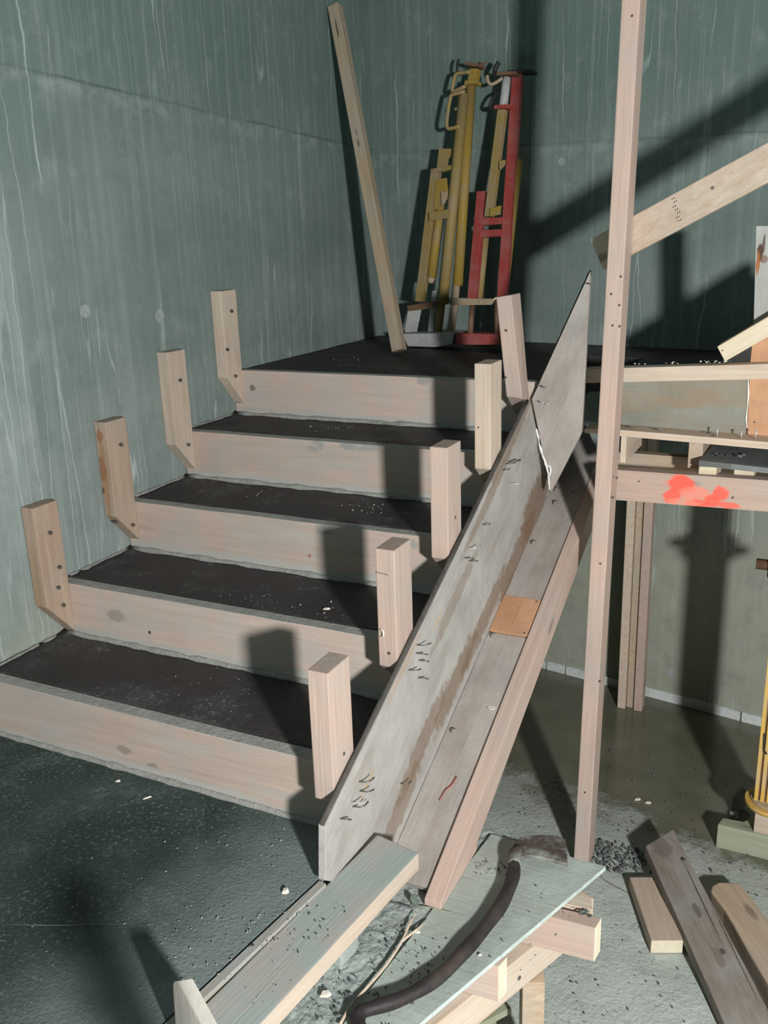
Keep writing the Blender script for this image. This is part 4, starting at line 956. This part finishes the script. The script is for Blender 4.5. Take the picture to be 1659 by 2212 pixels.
# ================================================================ LEANING BATTEN
b0 = V((0.4544, 1.9784, 0.8755)); b1 = V((0.0350, 2.2978, 2.3315))
dv = (b1 - b0).normalized()
o = board('leaning_batten', b0 + dv * .012, b1, .052, .05, (1, 0, 0), M['wood_tan'], bev=.003)
tag(o, 'long thin batten leaning in the corner against the streaked left wall', 'batten')
marked(o, [(b0.lerp(b1, .93), (.05, .006, .05), (0.07, 0.05, 0.035), .8), (b0.lerp(b1, .60), (.02, .008, .05), (0.10, 0.08, 0.06), .7), (b0.lerp(b1, .63), (.015, .005, .05), (0.10, 0.08, 0.06), .6)], wood, 'leaning_batten_timber', (0.52, 0.42, 0.29), (0.38, 0.29, 0.20), .3)

# ================================================================ STEEL TRESTLE PROPS IN THE CORNER
def bar(name, path, r, mat, parent, **kw): return tube(name, path, r, mat, parent, **kw)
def flat(name, A, B, w, t, mat, parent):
    return board(name, A, B, w, t, (BX, BY, 0), mat, parent, bev=.002)
tA = thing('yellow_trestle_prop', (0.5414, 2.2992, 0.8987), 'worn yellow steel trestle prop with loop handles leaning in the corner', 'prop', 'steel trestle props in the corner')
bar('outer_tube', [(0.5721, 2.4552, 1.9462), (0.5244, 2.3017, 1.0625)], .0235, M['yellow_dull'], tA, seg=14)
bar('inner_tube', [(0.5187, 2.3049, 1.0746), (0.5083, 2.2809, 0.9336)], .0165, M['yellow'], tA, seg=12)
bar('outer_tube', [(0.5920, 2.4884, 1.9798), (0.5837, 2.3361, 1.1398)], .0225, M['yellow'], tA, seg=14)
bar('inner_tube', [(0.5782, 2.3389, 1.1499), (0.5637, 2.3015, 0.9323)], .0165, M['bare'], tA, seg=12)
flat('head_block', (0.6103, 2.4981, 2.0497), (0.6024, 2.4899, 1.9976), .040, .035, M['yellow'], tA)
flat('collar', (0.6063, 2.4794, 1.9997), (0.6052, 2.4765, 1.9828), .060, .045, M['yellow'], tA)
flat('head_plate', (0.6093, 2.4892, 2.0561), (0.6130, 2.4909, 2.0688), .085, .05, M['rust'], tA)
bar('head_plate_lug', smooth([(0.6381, 2.4753, 2.0624), (0.6607, 2.4715, 2.0633), (0.6714, 2.4711, 2.0713)], 3), .006, M['rust'], tA, seg=8)
bar('loop_handle', smooth([(0.6028, 2.4666, 2.0373), (0.5424, 2.4773, 2.0389), (0.5240, 2.4795, 2.0335), (0.5182, 2.4772, 2.0151), (0.5112, 2.4715, 1.9777), (0.5214, 2.4678, 1.9670), (0.5789, 2.4605, 1.9815)], 3), .0085, M['yellow_dull'], tA, seg=8)
bar('loop_handle', smooth([(0.5845, 2.4346, 1.9559), (0.5242, 2.4441, 1.9511), (0.5134, 2.4434, 1.9370), (0.5051, 2.4352, 1.8842), (0.5015, 2.4260, 1.8307), (0.5148, 2.4199, 1.8102), (0.5732, 2.4110, 1.8165)], 3), .0085, M['yellow_dull'], tA, seg=8)
bar('pin', [(0.5289, 2.4527, 1.8914), (0.5547, 2.4484, 1.8927)], .007, M['bare'], tA, seg=8)
bar('hook', smooth([(0.5281, 2.4916, 2.0477), (0.5258, 2.4979, 2.0803), (0.5340, 2.4998, 2.0983)], 3), .006, M['black'], tA, seg=8)
tB = thing('yellow_channel_frame', (0.3802, 2.3566, 1.0600), 'yellow steel channel with side brackets, leftmost of the metal props in the corner', 'prop', 'steel trestle props in the corner')
flat('channel', (0.4470, 2.4319, 1.6454), (0.3971, 2.3348, 1.0680), .042, .030, M['yellow_dull'], tB)
bar('side_tube', [(0.4814, 2.4227, 1.5724), (0.4459, 2.3561, 1.1746)], .020, M['yellow'], tB, seg=12)
bar('tube_foot', [(0.4459, 2.3561, 1.1746), (0.4425, 2.3522, 1.1500)], [.020, .012], M['bare'], tB, seg=12)
prism('notched_plate', [(0.4514, 2.4679, 1.7351), (0.5292, 2.4534, 1.7291), (0.5238, 2.4493, 1.7021), (0.5008, 2.4504, 1.6861), (0.4981, 2.4451, 1.6548), (0.4448, 2.4535, 1.6504)], BN * .012, M['yellow_dull'], parent=tB, bev=.002)
flat('top_bar', (0.4889, 2.4121, 1.6324), (0.4876, 2.4160, 1.6521), .10, .02, M['yellow_dull'], tB)
prism('notched_plate', [(0.4570, 2.4119, 1.6008), (0.5100, 2.4036, 1.6056), (0.5208, 2.3919, 1.5519), (0.5102, 2.3834, 1.4953), (0.4510, 2.3886, 1.4680)], BN * .010, M['yellow'], parent=tB, bev=.002)
prism('tie_lug', [(0.4919, 2.3859, 1.5473), (0.5256, 2.3801, 1.5475), (0.5230, 2.3745, 1.5142), (0.5007, 2.3735, 1.4876)], BN * .012, M['bare'], parent=tB, bev=.002)
prism('cross_bar', [(0.4365, 2.3796, 1.4605), (0.5356, 2.3643, 1.4704), (0.5333, 2.3578, 1.4330), (0.4390, 2.3722, 1.4224)], BN * .014, M['yellow_dull'], parent=tB, bev=.002)
tC = thing('white_topped_prop', (0.7368, 2.3630, 1.4315), 'yellow steel prop with a whitish top and an orange collar hung between the others', 'prop', 'steel trestle props in the corner')
bar('inner_tube', [(0.7787, 2.4280, 1.9921), (0.7698, 2.4081, 1.8748)], .0185, M['white_steel'], tC, seg=12)
flat('collar', (0.7738, 2.4083, 1.8800), (0.7727, 2.4058, 1.8653), .074, .045, M['orange_red'] if 'orange_red' in M else M['red'], tC)
flat('channel', (0.7684, 2.4063, 1.8638), (0.7348, 2.3329, 1.4315), .036, .03, M['yellow_dull'], tC)
prism('tab', [(0.7740, 2.3573, 1.6572), (0.8025, 2.3531, 1.6608), (0.8019, 2.3491, 1.6384), (0.7812, 2.3491, 1.6191)], BN * .012, M['yellow_dull'], parent=tC, bev=.002)
prism('foot_lug', [(0.7475, 2.3272, 1.4674), (0.7962, 2.3201, 1.4748), (0.7945, 2.3135, 1.4369), (0.7456, 2.3209, 1.4311)], BN * .014, M['yellow'], parent=tC, bev=.002)
bar('head_hook', smooth([(0.7624, 2.4214, 1.9964), (0.7260, 2.4305, 2.0118), (0.7243, 2.4349, 2.0341), (0.7403, 2.4365, 2.0579)], 4), .010, M['black'], tC, seg=8)
bar('head_hook', smooth([(0.7627, 2.4207, 1.9927), (0.7329, 2.4231, 1.9777), (0.7065, 2.4269, 1.9734), (0.6919, 2.4324, 1.9899), (0.6881, 2.4369, 2.0108)], 4), .0075, M['bare'], tC, seg=8)
bar('ring_pin', smooth([(0.7459, 2.4339, 1.9378), (0.7201, 2.4361, 1.9257), (0.7021, 2.4337, 1.8958), (0.7056, 2.4300, 1.8785), (0.7329, 2.4241, 1.8721)], 4), .007, M['black'], tC, seg=8)
flat('head_plate', (0.7849, 2.4278, 1.9968), (0.7862, 2.4299, 2.0095), .09, .05, M['rust'], tC)
tD = thing('red_trestle_frame', (0.7325, 2.2986, 1.0753), 'faded red steel H-shaped trestle frame leaning at the right of the props', 'frame', 'steel trestle props in the corner')
flat('long_leg', (0.8192, 2.4539, 2.0057), (0.8131, 2.2669, 0.9782), .042, .03, M['red'], tD)
flat('short_leg', (0.6890, 2.3704, 1.5376), (0.6725, 2.2895, 1.0799), .041, .03, M['red'], tD)
flat('cross_rail', (0.7473, 2.3398, 1.4253), (0.7471, 2.3346, 1.3965), .098, .022, M['red'], tD)
flat('cross_rail', (0.7464, 2.3308, 1.3753), (0.7462, 2.3255, 1.3463), .098, .022, M['red'], tD)
bar('yellow_leg', [(0.8446, 2.4067, 1.6610), (0.8178, 2.3185, 1.1534)], .016, M['yellow'], tD, seg=10)
bar('yellow_leg', [(0.7052, 2.3674, 1.3703), (0.6912, 2.3156, 1.0740)], .0185, M['yellow_dull'], tD, seg=10)
flat('top_plate', (0.8425, 2.4390, 2.0017), (0.8438, 2.4408, 2.0124), .12, .05, M['black'], tD)
tE = thing('prop_base_trays', (0.4561, 2.3084, 0.8683), 'white-sided base tray with a rusty cross bar under the yellow props', 'base plate')
prism('tray', [(0.3488, 2.2370, 0.9315), (0.6191, 2.1928, 0.9447), (0.6129, 2.1847, 0.8946), (0.5271, 2.1966, 0.8790), (0.3777, 2.2220, 0.8768)], BN * -.10, M['white_steel'], parent=tE, bev=.003)
prism('rusty_bar', [(0.3515, 2.2995, 1.0538), (0.5103, 2.2763, 1.0767), (0.5072, 2.2716, 1.0484), (0.3633, 2.2930, 1.0293)], BN * .012, M['rust'], parent=tE, bev=.002)
prism('tray_leg', [(0.3278, 2.3605, 1.0319), (0.3995, 2.3491, 1.0374), (0.3762, 2.3316, 0.9197), (0.3140, 2.3419, 0.9176)], BN * .010, M['white_steel'], parent=tE, bev=.002)
prism('tray_leg', [(0.4550, 2.3540, 1.1167), (0.4796, 2.3506, 1.1209), (0.4724, 2.3163, 0.9272), (0.4422, 2.3214, 0.9261)], BN * .010, M['white_steel'], parent=tE, bev=.002)
tF = thing('red_base_channel', (0.6985, 2.2714, 0.8946), 'shaded red base channel with a splintered bar above, foot of the red frame', 'base plate')
prism('red_channel', [(0.6310, 2.1904, 0.9431), (0.8595, 2.1517, 0.9469), (0.8628, 2.1430, 0.9028), (0.6344, 2.1807, 0.8935)], BN * -.08, M['red'], parent=tF, bev=.003)
prism('scuffed_bar', [(0.5843, 2.2663, 1.0917), (0.8050, 2.2280, 1.0905), (0.7888, 2.2261, 1.0651), (0.6008, 2.2576, 1.0600)], BN * .014, M['white_steel2'] if 'white_steel2' in M else M['bare'], parent=tF, bev=.002)
bar('bar_leg', [(0.6875, 2.2444, 1.0693), (0.6996, 2.1882, 0.9404)], .012, M['rust'], tF, seg=8)
bar('bar_leg', [(0.8088, 2.2291, 1.1002), (0.8314, 2.1663, 0.9449)], .012, M['rust'], tF, seg=8)
